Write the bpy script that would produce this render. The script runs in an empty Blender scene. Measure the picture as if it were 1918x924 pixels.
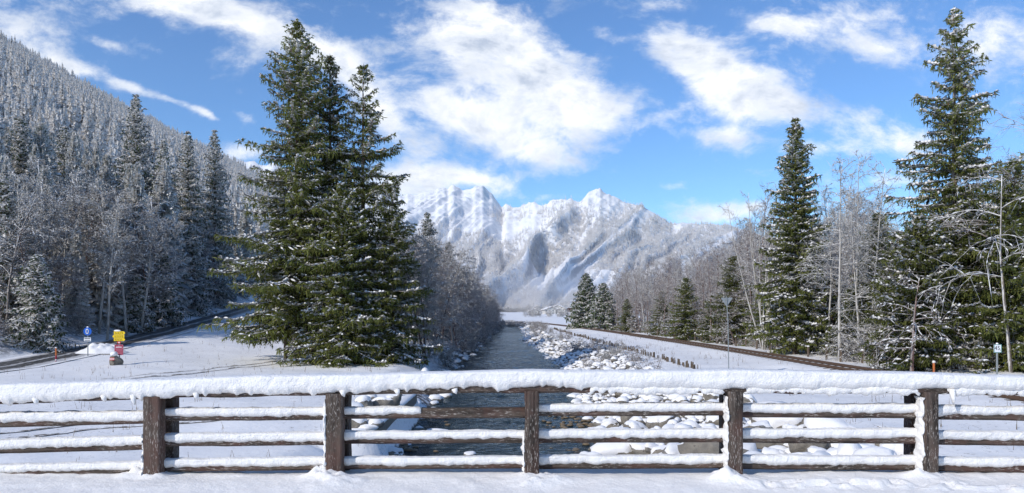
import bpy, math, random
import numpy as np
from mathutils import Vector, Matrix
S = bpy.context.scene
COL = S.collection
R_ = math.radians
F_PX, CX, HY, EYE = 1370.0, 959.0, 582.0, 1.6     # focal length and horizon in photo pixels, eye height

# ------------------------------------------------------------------ camera, sun, sky, exposure
cam_d = bpy.data.cameras.new('camera'); cam = bpy.data.objects.new('camera', cam_d); COL.objects.link(cam)
cam.location = (0, 0, EYE); cam.rotation_euler = (R_(90), 0, 0)
cam_d.sensor_width = 36; cam_d.lens = 36 * F_PX / 1918; cam_d.shift_y = (HY - 462) / 1918
cam_d.clip_start = .1; cam_d.clip_end = 30000
S.camera = cam
S.view_settings.view_transform = 'Standard'; S.view_settings.look = 'None'
S.view_settings.exposure = 0.06; S.view_settings.gamma = 1; S.view_settings.use_curve_mapping = False
S.render.resolution_x, S.render.resolution_y = 1024, 493
S.cycles.max_bounces = 6; S.cycles.diffuse_bounces = 4; S.cycles.transparent_max_bounces = 12
S.cycles.volume_bounces = 1; S.cycles.glossy_bounces = 2; S.cycles.transmission_bounces = 2
S.cycles.caustics_reflective = False; S.cycles.caustics_refractive = False

SUN_TO = Vector((-0.62, -0.60, 0.55)).normalized()
SUN_EL = math.asin(SUN_TO.z); SUN_AZ = math.atan2(SUN_TO.x, SUN_TO.y)     # rotation measured from +Y towards +X
sun_d = bpy.data.lights.new('sun', 'SUN'); sun_d.energy = 3.3; sun_d.angle = R_(.53); sun_d.color = (1, .955, .89)
sun = bpy.data.objects.new('sun', sun_d); COL.objects.link(sun)
sun.rotation_euler = SUN_TO.to_track_quat('Z', 'Y').to_euler(); sun.location = SUN_TO * 100

class NT:
    """tiny helper round a node tree"""
    def __init__(s, nt): s.nt = nt; s.n = nt.nodes; s.l = nt.links
    def new(s, t, **kw):
        n = s.n.new(t)
        for k, v in kw.items(): setattr(n, k, v)
        return n
    def link(s, a, b): s.l.new(a, b)
    def put(s, sock, v):
        if isinstance(v, bpy.types.NodeSocket): s.l.new(v, sock)
        elif v is not None: sock.default_value = v
    def math(s, op, a, b=None, c=None, clamp=False):
        n = s.new('ShaderNodeMath', operation=op, use_clamp=clamp)
        s.put(n.inputs[0], a); s.put(n.inputs[1], b) if b is not None else None
        if c is not None: s.put(n.inputs[2], c)
        return n.outputs[0]
    def noise(s, vec, scale, detail=3, rough=.55, dist=0., lac=2.):
        n = s.new('ShaderNodeTexNoise'); s.put(n.inputs['Vector'], vec)
        n.inputs['Scale'].default_value = scale; n.inputs['Detail'].default_value = detail
        n.inputs['Roughness'].default_value = rough; n.inputs['Distortion'].default_value = dist; n.inputs['Lacunarity'].default_value = lac
        return n.outputs['Fac']
    def ramp(s, fac, stops, interp='LINEAR'):
        n = s.new('ShaderNodeValToRGB'); n.color_ramp.interpolation = interp; s.put(n.inputs[0], fac)
        e = n.color_ramp.elements
        while len(e) < len(stops): e.new(.5)
        for q, (p, c) in zip(e, stops):
            q.position = p; q.color = (c, c, c, 1) if not isinstance(c, tuple) else (*c, 1)
        return n.outputs['Color']
    def mix(s, fac, a, b, mode='MIX'):
        n = s.new('ShaderNodeMix', data_type='RGBA', blend_type=mode)
        s.put(n.inputs[0], fac)
        for k, v in ((6, a), (7, b)):
            if isinstance(v, tuple): v = (*v[:3], 1)
            s.put(n.inputs[k], v)
        return n.outputs[2]
    def mapr(s, v, a, b, c=0., d=1., smooth=True):
        n = s.new('ShaderNodeMapRange', interpolation_type='SMOOTHSTEP' if smooth else 'LINEAR'); s.put(n.inputs[0], v)
        for k, q in zip((1, 2, 3, 4), (a, b, c, d)): n.inputs[k].default_value = q
        return n.outputs[0]
    def mapping(s, vec, loc=(0, 0, 0), rot=(0, 0, 0), scale=(1, 1, 1), typ='POINT'):
        n = s.new('ShaderNodeMapping', vector_type=typ); s.put(n.inputs['Vector'], vec)
        for k, v in (('Location', loc), ('Rotation', rot), ('Scale', scale)):
            if k in n.inputs: n.inputs[k].default_value = v
        return n.outputs[0]

world = bpy.data.worlds.new('World'); S.world = world; world.use_nodes = True
W = NT(world.node_tree)
for n in list(W.n): W.n.remove(n)
SKY_STRENGTH = .125
sky = W.new('ShaderNodeTexSky', sky_type='NISHITA', sun_disc=False)
sky.sun_elevation = SUN_EL; sky.sun_rotation = SUN_AZ; sky.altitude = 900; sky.air_density = 1.0; sky.dust_density = .35; sky.ozone_density = 2.2
tc = W.new('ShaderNodeTexCoord')
sep = W.new('ShaderNodeSeparateXYZ'); W.link(tc.outputs['Generated'], sep.inputs[0])
ay = W.math('MAXIMUM', W.math('ABSOLUTE', sep.outputs[1]), .02)
U = W.math('DIVIDE', sep.outputs[0], ay); V = W.math('DIVIDE', sep.outputs[2], ay)
comb = W.new('ShaderNodeCombineXYZ'); W.link(U, comb.inputs[0]); W.link(V, comb.inputs[1])
uv = comb.outputs[0]
# cloud banks: bearing and height as slopes (x/y, z/y), size, tilt, weight
def cl(px, py, rx, ry, deg=0, w=1.): return ((px - CX) / F_PX, (HY - py) / F_PX, rx / F_PX, ry / F_PX, R_(deg), w)
CL = [cl(880, 50, 110, 80, 0, 1.15), cl(980, 130, 135, 80, -25, 1.25), cl(1095, 200, 160, 50, -8, 1.2), cl(950, 250, 160, 48, -18, 1.05), cl(840, 200, 90, 40, -20, .7), cl(1010, 295, 90, 25, -10, .5),
      cl(1270, 95, 90, 42, -30, 1.), cl(1350, 150, 120, 60, -25, 1.1), cl(1410, 170, 90, 50, -10, .9), cl(1362, 256, 42, 20, 0, .75),
      cl(420, 22, 150, 32, -6, .95), cl(520, 72, 150, 34, -16, 1.0), cl(635, 118, 75, 36, -28, .95), cl(700, 190, 60, 30, -40, .8), cl(780, 270, 100, 32, -30, .6), cl(470, 115, 80, 26, -10, .5), cl(860, 330, 160, 24, -5, .5),
      cl(140, 128, 60, 17, -15, 1.1), cl(238, 162, 55, 12, -18, .9), cl(335, 192, 55, 9, -18, .8), cl(392, 216, 26, 8, -28, .8), cl(215, 88, 60, 14, -20, .7), cl(290, 92, 40, 10, -20, .5), cl(450, 215, 40, 11, -25, .55), cl(460, 285, 60, 16, 0, .8),
      cl(40, 70, 130, 55, -30, .7), cl(300, 5, 130, 25, 0, .7),
      cl(1540, 40, 150, 50, 0, .85), cl(1655, 98, 70, 26, -10, .9), cl(1870, 55, 110, 70, 0, .9), cl(1600, 225, 110, 38, -5, 1.05), cl(1690, 268, 90, 30, 0, .95), cl(1550, 280, 90, 22, 0, .8), cl(1690, 330, 60, 20, 0, .7), cl(1480, 200, 50, 22, 0, .5), cl(1130, 65, 50, 18, -10, .5), cl(1240, 10, 60, 18, 0, .5), cl(1430, 40, 90, 22, -10, .45),
      cl(1340, 405, 110, 18, 4, .85), cl(1410, 385, 60, 14, 0, .6), cl(1290, 388, 40, 9, 0, .4), cl(930, 345, 70, 24, -20, .6), cl(790, 345, 100, 34, 0, .8), cl(700, 350, 160, 40, 0, .6), cl(1250, 348, 40, 10, 0, .35), cl(1550, 345, 150, 24, 0, .4), cl(1030, 370, 60, 10, 0, .4)]
cov = None
for (u, v, rx, ry, a, w) in CL:
    m = W.mapping(uv, (u, v, 0), (0, 0, a), (rx, ry, 1), 'TEXTURE')
    d = W.new('ShaderNodeVectorMath', operation='DOT_PRODUCT'); W.link(m, d.inputs[0]); W.link(m, d.inputs[1])
    g = W.math('EXPONENT', W.math('MULTIPLY', d.outputs['Value'], -1.15))
    g = W.math('MULTIPLY', g, w)
    # clouds that overlap add up softly
    cov = g if cov is None else W.math('ADD', cov, g)
cov = W.math('MINIMUM', cov, 1.25)
wn = W.new('ShaderNodeTexNoise'); W.link(uv, wn.inputs['Vector']); wn.inputs['Scale'].default_value = 3.5; wn.inputs['Detail'].default_value = 3
wv = W.new('ShaderNodeVectorMath', operation='MULTIPLY_ADD'); W.link(wn.outputs['Color'], wv.inputs[0]); wv.inputs[1].default_value = (.12, .10, 0); W.link(uv, wv.inputs[2])
warp = W.mapping(wv.outputs[0], rot=(0, 0, R_(14)), scale=(1, 1.6, 1))
n1 = W.noise(warp, 6.0, 9, .62); n2 = W.noise(W.mapping(warp, loc=(.025, -.04, 0)), 6.0, 6, .60); nf = W.noise(warp, 24, 6, .66)
nn = W.math('ADD', W.math('MULTIPLY', W.math('SUBTRACT', n1, .5), 3.1), W.math('MULTIPLY', W.math('SUBTRACT', nf, .5), 1.1))
dens = W.math('ADD', W.math('MULTIPLY', cov, 1.22), nn)
alpha = W.mapr(dens, .22, 1.55)
# the underside of thick cloud is greyer, the side towards the sun whiter
lit = W.math('ADD', W.math('MULTIPLY', W.math('SUBTRACT', n2, n1), 2.6), W.mapr(dens, .9, 2.1, .80, .56))
lit = W.math('ADD', lit, W.math('MULTIPLY', W.math('SUBTRACT', nf, .5), .35))
ccol = W.ramp(lit, [(.22, (4.2, 4.8, 5.9)), (.52, (6.6, 7.0, 7.7)), (.85, (8.9, 8.95, 8.95))])
hsv = W.new('ShaderNodeHueSaturation'); W.link(sky.outputs[0], hsv.inputs['Color']); hsv.inputs['Saturation'].default_value = 1.12; hsv.inputs['Value'].default_value = 1.35
skyc = W.mix(1., hsv.outputs[0], (.62, .80, .98), 'MULTIPLY')
skm = W.mix(W.math('MULTIPLY', alpha, .97), skyc, ccol)
bg = W.new('ShaderNodeBackground'); bg.inputs['Strength'].default_value = SKY_STRENGTH; W.link(skm, bg.inputs['Color'])
wo = W.new('ShaderNodeOutputWorld'); W.link(bg.outputs[0], wo.inputs[0])

# ------------------------------------------------------------------ general helpers
def tag(o, label=None, cat=None, group=None, kind=None):
    if label: o['label'] = label
    if cat: o['category'] = cat
    if group: o['group'] = group
    if kind: o['kind'] = kind
    return o
def empty(name, loc, label=None, cat=None, group=None, rz=0):
    o = bpy.data.objects.new(name, None); COL.objects.link(o); o.location = loc; o.rotation_euler = (0, 0, rz); o.empty_display_size = .3
    return tag(o, label, cat, group)
def mesh_obj(name, v, f, mats, parent=None, mi=None, smooth=False, link=True, uvs=None):
    """v: (n,3) array or list; f: list/array of faces; mi: material index per face"""
    me = bpy.data.meshes.new(name)
    v = np.asarray(v, dtype=np.float32).reshape(-1, 3)
    if isinstance(f, np.ndarray):
        k = f.shape[1]; nf_ = f.shape[0]
        me.vertices.add(len(v)); me.vertices.foreach_set('co', v.ravel())
        me.loops.add(nf_ * k); me.loops.foreach_set('vertex_index', f.astype(np.int32).ravel())
        me.polygons.add(nf_); me.polygons.foreach_set('loop_start', np.arange(nf_, dtype=np.int32) * k)
        me.update(calc_edges=True)
    else:
        me.from_pydata(v.tolist(), [], f); me.update()
    for m in (mats if isinstance(mats, (list, tuple)) else [mats]): me.materials.append(m)
    if mi is not None: me.polygons.foreach_set('material_index', np.asarray(mi, dtype=np.int32))
    if smooth: me.polygons.foreach_set('use_smooth', np.ones(len(me.polygons), dtype=bool))
    me.validate(verbose=False)
    o = bpy.data.objects.new(name, me)
    if link: COL.objects.link(o)
    if parent: o.parent = parent
    return o
def copy_tree(root, kids, loc, rz=0, sc=1, tilt=None):
    c = root.copy(); COL.objects.link(c); c.location = loc; c.rotation_euler = (tilt or (0, 0))[:2] + (rz,) if tilt else (0, 0, rz)
    c.scale = sc if isinstance(sc, tuple) else (sc, sc, sc)
    for k in kids:
        d = k.copy(); COL.objects.link(d); d.parent = c
    return c
class MB:
    """collects quads and tubes into one mesh"""
    def __init__(s): s.v = []; s.f = []; s.m = []
    def box(s, c, d, mi=0, rz=0, taper=None):
        n = len(s.v); x, y, z = d[0] / 2, d[1] / 2, d[2] / 2; ca, sa = math.cos(rz), math.sin(rz)
        for k in range(8):
            X = x if k & 1 else -x; Y = y if k & 2 else -y; Z = z if k & 4 else -z
            if taper and k & 4: X *= taper; Y *= taper
            s.v.append((c[0] + X * ca - Y * sa, c[1] + X * sa + Y * ca, c[2] + Z))
        for q in ((0, 2, 3, 1), (4, 5, 7, 6), (0, 1, 5, 4), (2, 6, 7, 3), (0, 4, 6, 2), (1, 3, 7, 5)): s.f.append([n + i for i in q]); s.m.append(mi)
        return s
    def tube(s, pts, rad, sides=8, mi=0, cap=True):
        pts = [Vector(p) for p in pts]; n0 = len(s.v)
        if not isinstance(rad, (list, tuple)): rad = [rad] * len(pts)
        for i, p in enumerate(pts):
            d = (pts[min(i + 1, len(pts) - 1)] - pts[max(i - 1, 0)]).normalized()
            a = d.cross(Vector((0, 0, 1)) if abs(d.z) < .9 else Vector((0, 1, 0))).normalized(); b = d.cross(a)
            for k in range(sides):
                t = 2 * math.pi * k / sides; s.v.append(tuple(p + (a * math.cos(t) + b * math.sin(t)) * rad[i]))
        for i in range(len(pts) - 1):
            for k in range(sides):
                a0 = n0 + i * sides; k2 = (k + 1) % sides
                s.f.append([a0 + k, a0 + k2, a0 + sides + k2, a0 + sides + k]); s.m.append(mi)
        if cap: s.f.append([n0 + k for k in range(sides)][::-1]); s.m.append(mi); s.f.append([n0 + (len(pts) - 1) * sides + k for k in range(sides)]); s.m.append(mi)
        return s
    def disc(s, c, r, th, sides=24, mi=0):
        """disc facing -Y, thickness th"""
        return s.tube([(c[0], c[1], c[2]), (c[0], c[1] + th, c[2])], r, sides, mi)
    def poly_y(s, pts, y0, y1, mi=0):
        """prism: outline pts (x,z) from y0 to y1"""
        n = len(s.v); k = len(pts)
        for y in (y0, y1):
            for (x, z) in pts: s.v.append((x, y, z))
        s.f.append([n + i for i in range(k)]); s.f.append([n + k + i for i in range(k)][::-1]); s.m += [mi, mi]
        for i in range(k): j = (i + 1) % k; s.f.append([n + i, n + k + i, n + k + j, n + j]); s.m.append(mi)
        return s
    def build(s, name, mats, parent=None, smooth=False):
        return mesh_obj(name, s.v, s.f, mats, parent, s.m, smooth)

# value noise (numpy), used to shape ground, mountains and snow
def _h(ix, iy, seed):
    n = (ix.astype(np.int64) * 374761393 + iy.astype(np.int64) * 668265263 + seed * 1442695041) & 0x7fffffff
    n = ((n ^ (n >> 13)) * 1274126177) & 0x7fffffff
    return ((n ^ (n >> 16)) & 0xffff) / 65535.0
def vnoise(x, y, seed=0):
    x = np.asarray(x, float); y = np.asarray(y, float); ix = np.floor(x); iy = np.floor(y); fx = x - ix; fy = y - iy
    fx = fx * fx * fx * (fx * (fx * 6 - 15) + 10); fy = fy * fy * fy * (fy * (fy * 6 - 15) + 10)
    a = _h(ix, iy, seed); b = _h(ix + 1, iy, seed); c = _h(ix, iy + 1, seed); d = _h(ix + 1, iy + 1, seed)
    return (a * (1 - fx) + b * fx) * (1 - fy) + (c * (1 - fx) + d * fx) * fy
def fbm(x, y, oct=4, seed=0, gain=.5):
    r = 0; a = 1; t = 0
    for k in range(oct):
        r = r + a * vnoise(x * 2 ** k + 17.3 * k, y * 2 ** k - 9.1 * k, seed + k); t += a; a *= gain
    return r / t * 2 - 1
def sstep(a, b, x): t = np.clip((x - a) / (b - a), 0, 1); return t * t * (3 - 2 * t)
# ------------------------------------------------------------------ materials
def mat(name):
    m = bpy.data.materials.new(name); m.use_nodes = True; t = NT(m.node_tree)
    for n in list(t.n): t.n.remove(n)
    o = t.new('ShaderNodeOutputMaterial'); b = t.new('ShaderNodeBsdfPrincipled'); t.link(b.outputs[0], o.inputs[0])
    b.inputs['Specular IOR Level'].default_value = .25
    return m, t, b, o
def coords(t, kind='Object'):
    return t.new('ShaderNodeTexCoord').outputs[kind]
def geo(t): return t.new('ShaderNodeNewGeometry')
def bump(t, b, h, strength=.5, dist=.05, prev=None):
    n = t.new('ShaderNodeBump'); n.inputs['Strength'].default_value = strength; n.inputs['Distance'].default_value = dist
    t.put(n.inputs['Height'], h)
    if prev: t.link(prev, n.inputs['Normal'])
    t.link(n.outputs[0], b.inputs['Normal']); return n.outputs[0]
def plain(name, col, rough=.6, metal=0, var=.0, scale=6):
    m, t, b, o = mat(name); b.inputs['Roughness'].default_value = rough; b.inputs['Metallic'].default_value = metal
    if var:
        n = t.noise(coords(t), scale, 4, .6)
        t.link(t.mix(n, tuple(c * (1 - var) for c in col), tuple(min(1, c * (1 + var)) for c in col)), b.inputs['Base Color'])
    else: b.inputs['Base Color'].default_value = (*col, 1)
    return m
SNOW = (.89, .865, .835)

def snow_mat(name, big=.9, fine=14, bstr=.5, rough=.62, speck=0., crust=0.):
    m, t, b, o = mat(name); c = coords(t); b.inputs['Roughness'].default_value = rough; b.inputs['Specular IOR Level'].default_value = .2
    n1 = t.noise(c, big, 4, .6); n2 = t.noise(c, fine, 6, .68)
    col = t.mix(t.mapr(n1, .3, .7), (.84, .82, .80), (.905, .885, .86))
    if speck:   # dry stalks and soil showing through thin snow
        s = t.mapr(t.noise(c, 4.5, 6, .8), .565, .64); pz = t.mapr(t.noise(c, .22, 3, .6), .36, .58)
        col = t.mix(t.math('MULTIPLY', t.math('MULTIPLY', s, pz), speck), col, (.22, .19, .15))
    if crust:
        s = t.mapr(t.noise(c, 55, 5, .75), .63, .72); col = t.mix(t.math('MULTIPLY', s, crust), col, (.32, .31, .31))
    t.link(col, b.inputs['Base Color'])
    h = t.math('ADD', t.math('MULTIPLY', n1, .6), t.math('MULTIPLY', n2, .4))
    bump(t, b, h, bstr, .12 if fine < 20 else .03)
    return m
M = {}
M['snow_ground'] = snow_mat('snow_ground', .35, 3.2, .65, speck=.75)
M['snow_deck'] = snow_mat('snow_deck', 2.5, 26, .9)
M['snow_rail'] = snow_mat('snow_rail', 6, 48, .95, crust=.10)
M['snow_crust'] = snow_mat('snow_crust', 12, 70, 1.0, crust=.35)
M['snow_tree'] = snow_mat('snow_tree', 1.5, 9, .35)
M['snow_cap'] = snow_mat('snow_cap', 1.5, 9, .4)
M['frost'] = plain('frost', (.88, .86, .84), .7, 0, .08, 4)

def needle_mat(name, a, b_, snowy=0.):
    m, t, b, o = mat(name); c = coords(t); oi = t.new('ShaderNodeObjectInfo')
    n = t.noise(c, .9, 4, .7); n2 = t.noise(c, 7, 2, .6)
    col = t.mix(t.mapr(n, .32, .68), a, b_); col = t.mix(t.mapr(n2, .45, .8), col, tuple(x * .45 for x in a))
    hs = t.new('ShaderNodeHueSaturation'); t.link(col, hs.inputs['Color']); t.put(hs.inputs['Value'], t.mapr(oi.outputs['Random'], 0, 1, .75, 1.3, False))
    col = hs.outputs[0]
    if snowy:   # rime and powder held on the faces that look up
        g = geo(t); s = t.new('ShaderNodeSeparateXYZ'); t.link(g.outputs['Normal'], s.inputs[0])
        up = t.math('ABSOLUTE', s.outputs[2])
        k = t.mapr(t.math('ADD', up, t.math('MULTIPLY', n2, .8)), 1.35 - snowy, 1.6 - snowy)
        col = t.mix(k, col, SNOW)
    t.link(col, b.inputs['Base Color']); b.inputs['Roughness'].default_value = .75; b.inputs['Specular IOR Level'].default_value = .15
    tr = t.new('ShaderNodeBsdfTranslucent'); t.link(col, tr.inputs[0]); ms = t.new('ShaderNodeMixShader'); ms.inputs[0].default_value = .38
    t.link(b.outputs[0], ms.inputs[1]); t.link(tr.outputs[0], ms.inputs[2]); t.link(ms.outputs[0], o.inputs[0])
    return m
M['needles_lush'] = needle_mat('needles_lush', (.115, .14, .036), (.23, .235, .07))
M['needles_dark'] = needle_mat('needles_dark', (.05, .08, .04), (.11, .14, .06), .60)
M['needles_far'] = needle_mat('needles_far', (.15, .18, .17), (.30, .32, .305), 1.2)
M['needles_tiny'] = needle_mat('needles_tiny', (.34, .35, .36), (.66, .65, .64), 1.2)
M['needles_mid'] = needle_mat('needles_mid', (.08, .11, .08), (.16, .19, .14), 1.1)
M['cones'] = plain('cones', (.20, .10, .055), .7, 0, .4, 20)

def bark_mat(name, a, b_, snow=.5, scale=5):
    m, t, b, o = mat(name); c = coords(t); g = geo(t)
    n = t.noise(t.mapping(c, scale=(1, 1, .25)), scale, 5, .7)
    col = t.mix(t.mapr(n, .35, .65), a, b_)
    s = t.new('ShaderNodeSeparateXYZ'); t.link(g.outputs['Normal'], s.inputs[0])
    k = t.mapr(t.math('ADD', s.outputs[2], t.math('MULTIPLY', t.noise(c, 3, 3, .7), .9)), 1.15 - snow, 1.3 - snow)
    side = t.math('MULTIPLY', t.mapr(t.math('ADD', t.math('MULTIPLY', s.outputs[0], -.5), t.noise(c, 1.6, 4, .75)), .72, .84), .7 * min(1, snow * 1.6))
    col = t.mix(t.math('MAXIMUM', k, side), col, SNOW)
    t.link(col, b.inputs['Base Color']); b.inputs['Roughness'].default_value = .8; bump(t, b, n, .5, .03)
    return m
M['bark_spruce'] = bark_mat('bark_spruce', (.10, .07, .055), (.19, .145, .12), .35)
M['bark_birch'] = bark_mat('bark_birch', (.26, .235, .20), (.50, .48, .44), .35)
M['bark_alder'] = bark_mat('bark_alder', (.12, .10, .085), (.24, .20, .17), .55)
M['bark_red'] = bark_mat('bark_red', (.095, .055, .048), (.20, .125, .105), .22)

def wood_mat(name, vertical=False, a=(.020, .015, .012), b_=(.115, .088, .070)):
    m, t, b, o = mat(name); c = coords(t)
    sc = (20, 20, 1.5) if vertical else (1.5, 20, 20)
    fib = t.noise(t.mapping(c, scale=sc), 1.0, 7, .72, .4); mot = t.noise(c, 3.2, 4, .65)
    col = t.mix(t.mapr(fib, .33, .66), a, b_)
    col = t.mix(t.math('MULTIPLY', t.mapr(mot, .40, .68), .55), col, (.115, .052, .040))
    fl = t.noise(t.mapping(c, scale=(110, 110, 22) if vertical else (22, 110, 110)), 1.0, 3, .6)
    lo = t.mapr(t.noise(c, 2.3, 3, .6), .36, .56)
    col = t.mix(t.math('MULTIPLY', t.mapr(fl, .56, .63), t.math('MULTIPLY', lo, .5)), col, (.55, .50, .45))
    t.link(col, b.inputs['Base Color']); b.inputs['Roughness'].default_value = .72
    bump(t, b, t.math('ADD', fib, t.math('MULTIPLY', fl, .4)), .9, .012)
    return m
M['wood_post'] = wood_mat('wood_post', True)
M['wood_rail'] = wood_mat('wood_rail', False)

def rock_mat():
    m, t, b, o = mat('rock'); c = coords(t); oi = t.new('ShaderNodeObjectInfo')
    n = t.noise(c, 2.2, 6, .7); n2 = t.noise(c, 9, 4, .7)
    col = t.mix(t.mapr(n, .35, .65), (.10, .085, .065), (.30, .26, .20))
    col = t.mix(t.math('MULTIPLY', oi.outputs['Random'], .6), col, (.19, .185, .175))
    col = t.mix(t.mapr(n2, .58, .72), col, (.05, .045, .04))
    g = geo(t); s = t.new('ShaderNodeSeparateXYZ'); t.link(g.outputs['Normal'], s.inputs[0])
    k = t.mapr(t.math('ADD', s.outputs[2], t.math('MULTIPLY', n2, .5)), 1.0, 1.08)
    col = t.mix(k, col, SNOW)
    t.link(col, b.inputs['Base Color']); b.inputs['Roughness'].default_value = .75; bump(t, b, n2, .7, .05); return m
M['rock'] = rock_mat()

def road_mat():
    m, t, b, o = mat('wet_asphalt_and_snow'); uvn = t.new('ShaderNodeUVMap').outputs[0]
    s = t.new('ShaderNodeSeparateXYZ'); t.link(uvn, s.inputs[0])
    c = coords(t); n = t.noise(c, .55, 5, .7); nf = t.noise(c, 3, 5, .7)
    jit = t.math('ADD', s.outputs[0], t.math('MULTIPLY', t.math('SUBTRACT', n, .5), .30))
    a1 = t.mapr(t.math('ABSOLUTE', t.math('SUBTRACT', jit, .66)), .10, .17, 1, 0)
    a2 = t.mapr(t.math('ABSOLUTE', t.math('SUBTRACT', jit, .33)), .12, .20, 1, 0)
    k = t.math('MAXIMUM', a1, a2)
    edge = t.mapr(t.math('ABSOLUTE', t.math('SUBTRACT', jit, .5)), .36, .46, 1, 0)
    k = t.math('MULTIPLY', t.math('MAXIMUM', k, .45), edge)
    k = t.math('MULTIPLY', k, t.mapr(nf, .25, .5, .55, 1))
    asph = t.mix(nf, (.038, .036, .036), (.085, .078, .072))
    t.link(t.mix(k, SNOW, asph), b.inputs['Base Color']); t.link(t.mapr(k, 0, 1, .7, .38), b.inputs['Roughness']); b.inputs['Specular IOR Level'].default_value = .4
    bump(t, b, nf, .4, .04); return m
M['road'] = road_mat()

def water_mat():
    m, t, b, o = mat('river_water'); t.n.remove(b); c = coords(t)
    g = geo(t)
    n1 = t.noise(t.mapping(c, scale=(.9, 2.3, 1)), 1.1, 6, .66, .6); n2 = t.noise(t.mapping(c, scale=(1.2, 3.6, 1)), 4.0, 4, .6, .5); n0 = t.noise(t.mapping(c, scale=(.7, 1.0, 1)), .42, 5, .7, .8)
    h = t.math('ADD', t.math('ADD', t.math('MULTIPLY', n1, .75), t.math('MULTIPLY', n2, .3)), t.math('MULTIPLY', n0, .2))
    bp = t.new('ShaderNodeBump'); bp.inputs['Strength'].default_value = 1.0; bp.inputs['Distance'].default_value = .12; t.link(h, bp.inputs['Height'])
    gl = t.new('ShaderNodeBsdfGlossy'); gl.inputs['Roughness'].default_value = .07; gl.inputs['Color'].default_value = (.58, .66, .72, 1); t.link(bp.outputs[0], gl.inputs['Normal'])
    tr = t.new('ShaderNodeBsdfTransparent'); tr.inputs['Color'].default_value = (.42, .50, .46, 1)
    df = t.new('ShaderNodeBsdfDiffuse'); df.inputs['Color'].default_value = (.030, .050, .055, 1); t.link(bp.outputs[0], df.inputs['Normal'])
    body = t.new('ShaderNodeMixShader'); body.inputs[0].default_value = .45; t.link(tr.outputs[0], body.inputs[1]); t.link(df.outputs[0], body.inputs[2])
    fr = t.new('ShaderNodeFresnel'); fr.inputs['IOR'].default_value = 1.33; t.link(bp.outputs[0], fr.inputs['Normal'])
    mx = t.new('ShaderNodeMixShader'); t.link(t.math('MINIMUM', fr.outputs[0], .8), mx.inputs[0]); t.link(body.outputs[0], mx.inputs[1]); t.link(gl.outputs[0], mx.inputs[2])
    foam = t.new('ShaderNodeBsdfDiffuse'); foam.inputs['Color'].default_value = (.7, .75, .78, 1)
    ff = t.math('MULTIPLY', t.mapr(t.noise(t.mapping(c, scale=(.9, 3.2, 1)), 2.6, 7, .8, .6), .66, .74), .75)
    m2 = t.new('ShaderNodeMixShader'); t.link(ff, m2.inputs[0]); t.link(mx.outputs[0], m2.inputs[1]); t.link(foam.outputs[0], m2.inputs[2])
    t.link(m2.outputs[0], o.inputs[0]); return m
M['water'] = water_mat()

def ground_mat():
    m = M['snow_ground']; t = NT(m.node_tree); b = [n for n in t.n if n.type == 'BSDF_PRINCIPLED'][0]
    old = b.inputs['Base Color'].links[0].from_socket; c = coords(t)
    s = t.new('ShaderNodeSeparateXYZ'); t.link(c, s.inputs[0]); nb = t.noise(c, 2.5, 6, .75)
    at_ = t.new('ShaderNodeAttribute'); at_.attribute_name = 'stony'
    soil = t.math('MULTIPLY', at_.outputs['Fac'], t.mapr(nb, .40, .56))
    old = t.mix(soil, old, (.075, .06, .05))
    wet = t.mapr(t.math('ADD', s.outputs[2], t.math('MULTIPLY', nb, .5)), -3.15, -3.0, 1, 0)     # river bed and wet waterline
    bed = t.mix(nb, (.035, .028, .018), (.17, .13, .08))
    t.link(t.mix(wet, old, bed), b.inputs['Base Color'])
ground_mat()

def mountain_mat():
    m, t, b, o = mat('mountain_snow_and_rock'); c = coords(t); g = geo(t); s = t.new('ShaderNodeSeparateXYZ'); t.link(g.outputs['Normal'], s.inputs[0])
    n = t.noise(c, .006, 7, .68); nf = t.noise(t.mapping(c, scale=(1, 1, .45)), .045, 6, .72)
    rockk = t.math('MULTIPLY', t.mapr(t.math('ADD', s.outputs[2], t.math('MULTIPLY', nf, -.55)), .30, .12, 0, 1), .7)
    col = t.mix(t.mapr(n, .3, .7), (.82, .81, .80), (.90, .885, .865))
    col = t.mix(rockk, col, (.26, .27, .30))
    t.link(col, b.inputs['Base Color']); b.inputs['Roughness'].default_value = .8
    bump(t, b, t.math('ADD', n, t.math('MULTIPLY', nf, .5)), .55, 14); return m
M['mountain'] = mountain_mat()

# ------------------------------------------------------------------ the lie of the land
WATER_Z = -3.4; FLAT = -2.2
def interp(y, ys, xs): return np.interp(y, ys, xs)
YR = [-80, 10, 21, 23, 26.5, 34, 35, 43, 63, 118, 228, 300, 420, 700]
XLE = [-4.2, -3.4, -3.0, -4.4, -4.4, -4.4, -4.3, -4.4, -4.7, -4.7, -2.6, -14, -60, -120]
XRE = [3.2, 3.0, 3.0, 3.2, 3.4, 3.7, 3.7, 4.0, 4.7, 2.4, 3.2, -6, -52, -112]
def river_l(y): return interp(y, YR, XLE) + .35 * (vnoise(y * .35, y * 0, 3) - .5) * sstep(300, 200, y) * ((y < 22) | (y > 36))
def river_r(y): return interp(y, YR, XRE) + .5 * (vnoise(y * .45, y * 0, 5) - .5) * sstep(300, 200, y)
ROAD_Y = [-60, 30, 47, 53, 60, 70, 88, 112, 150, 200, 300, 500, 900]
ROAD_X = [-34, -33.3, -33, -33, -33.2, -33.7, -35.9, -39.6, -47, -60, -88, -120, -200]
ROAD_Z = [-2.2, -2.2, -2.1, -1.75, -1.3, -.6, .64, 2.15, 4.4, 7, 12, 22, 34]
def road_x(y): return interp(y, ROAD_Y, ROAD_X)
def road_z(y): return interp(y, ROAD_Y, ROAD_Z)
RAIL_Y = [-40, 0, 30, 48, 74, 110, 149, 208, 250, 300, 400]
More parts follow.
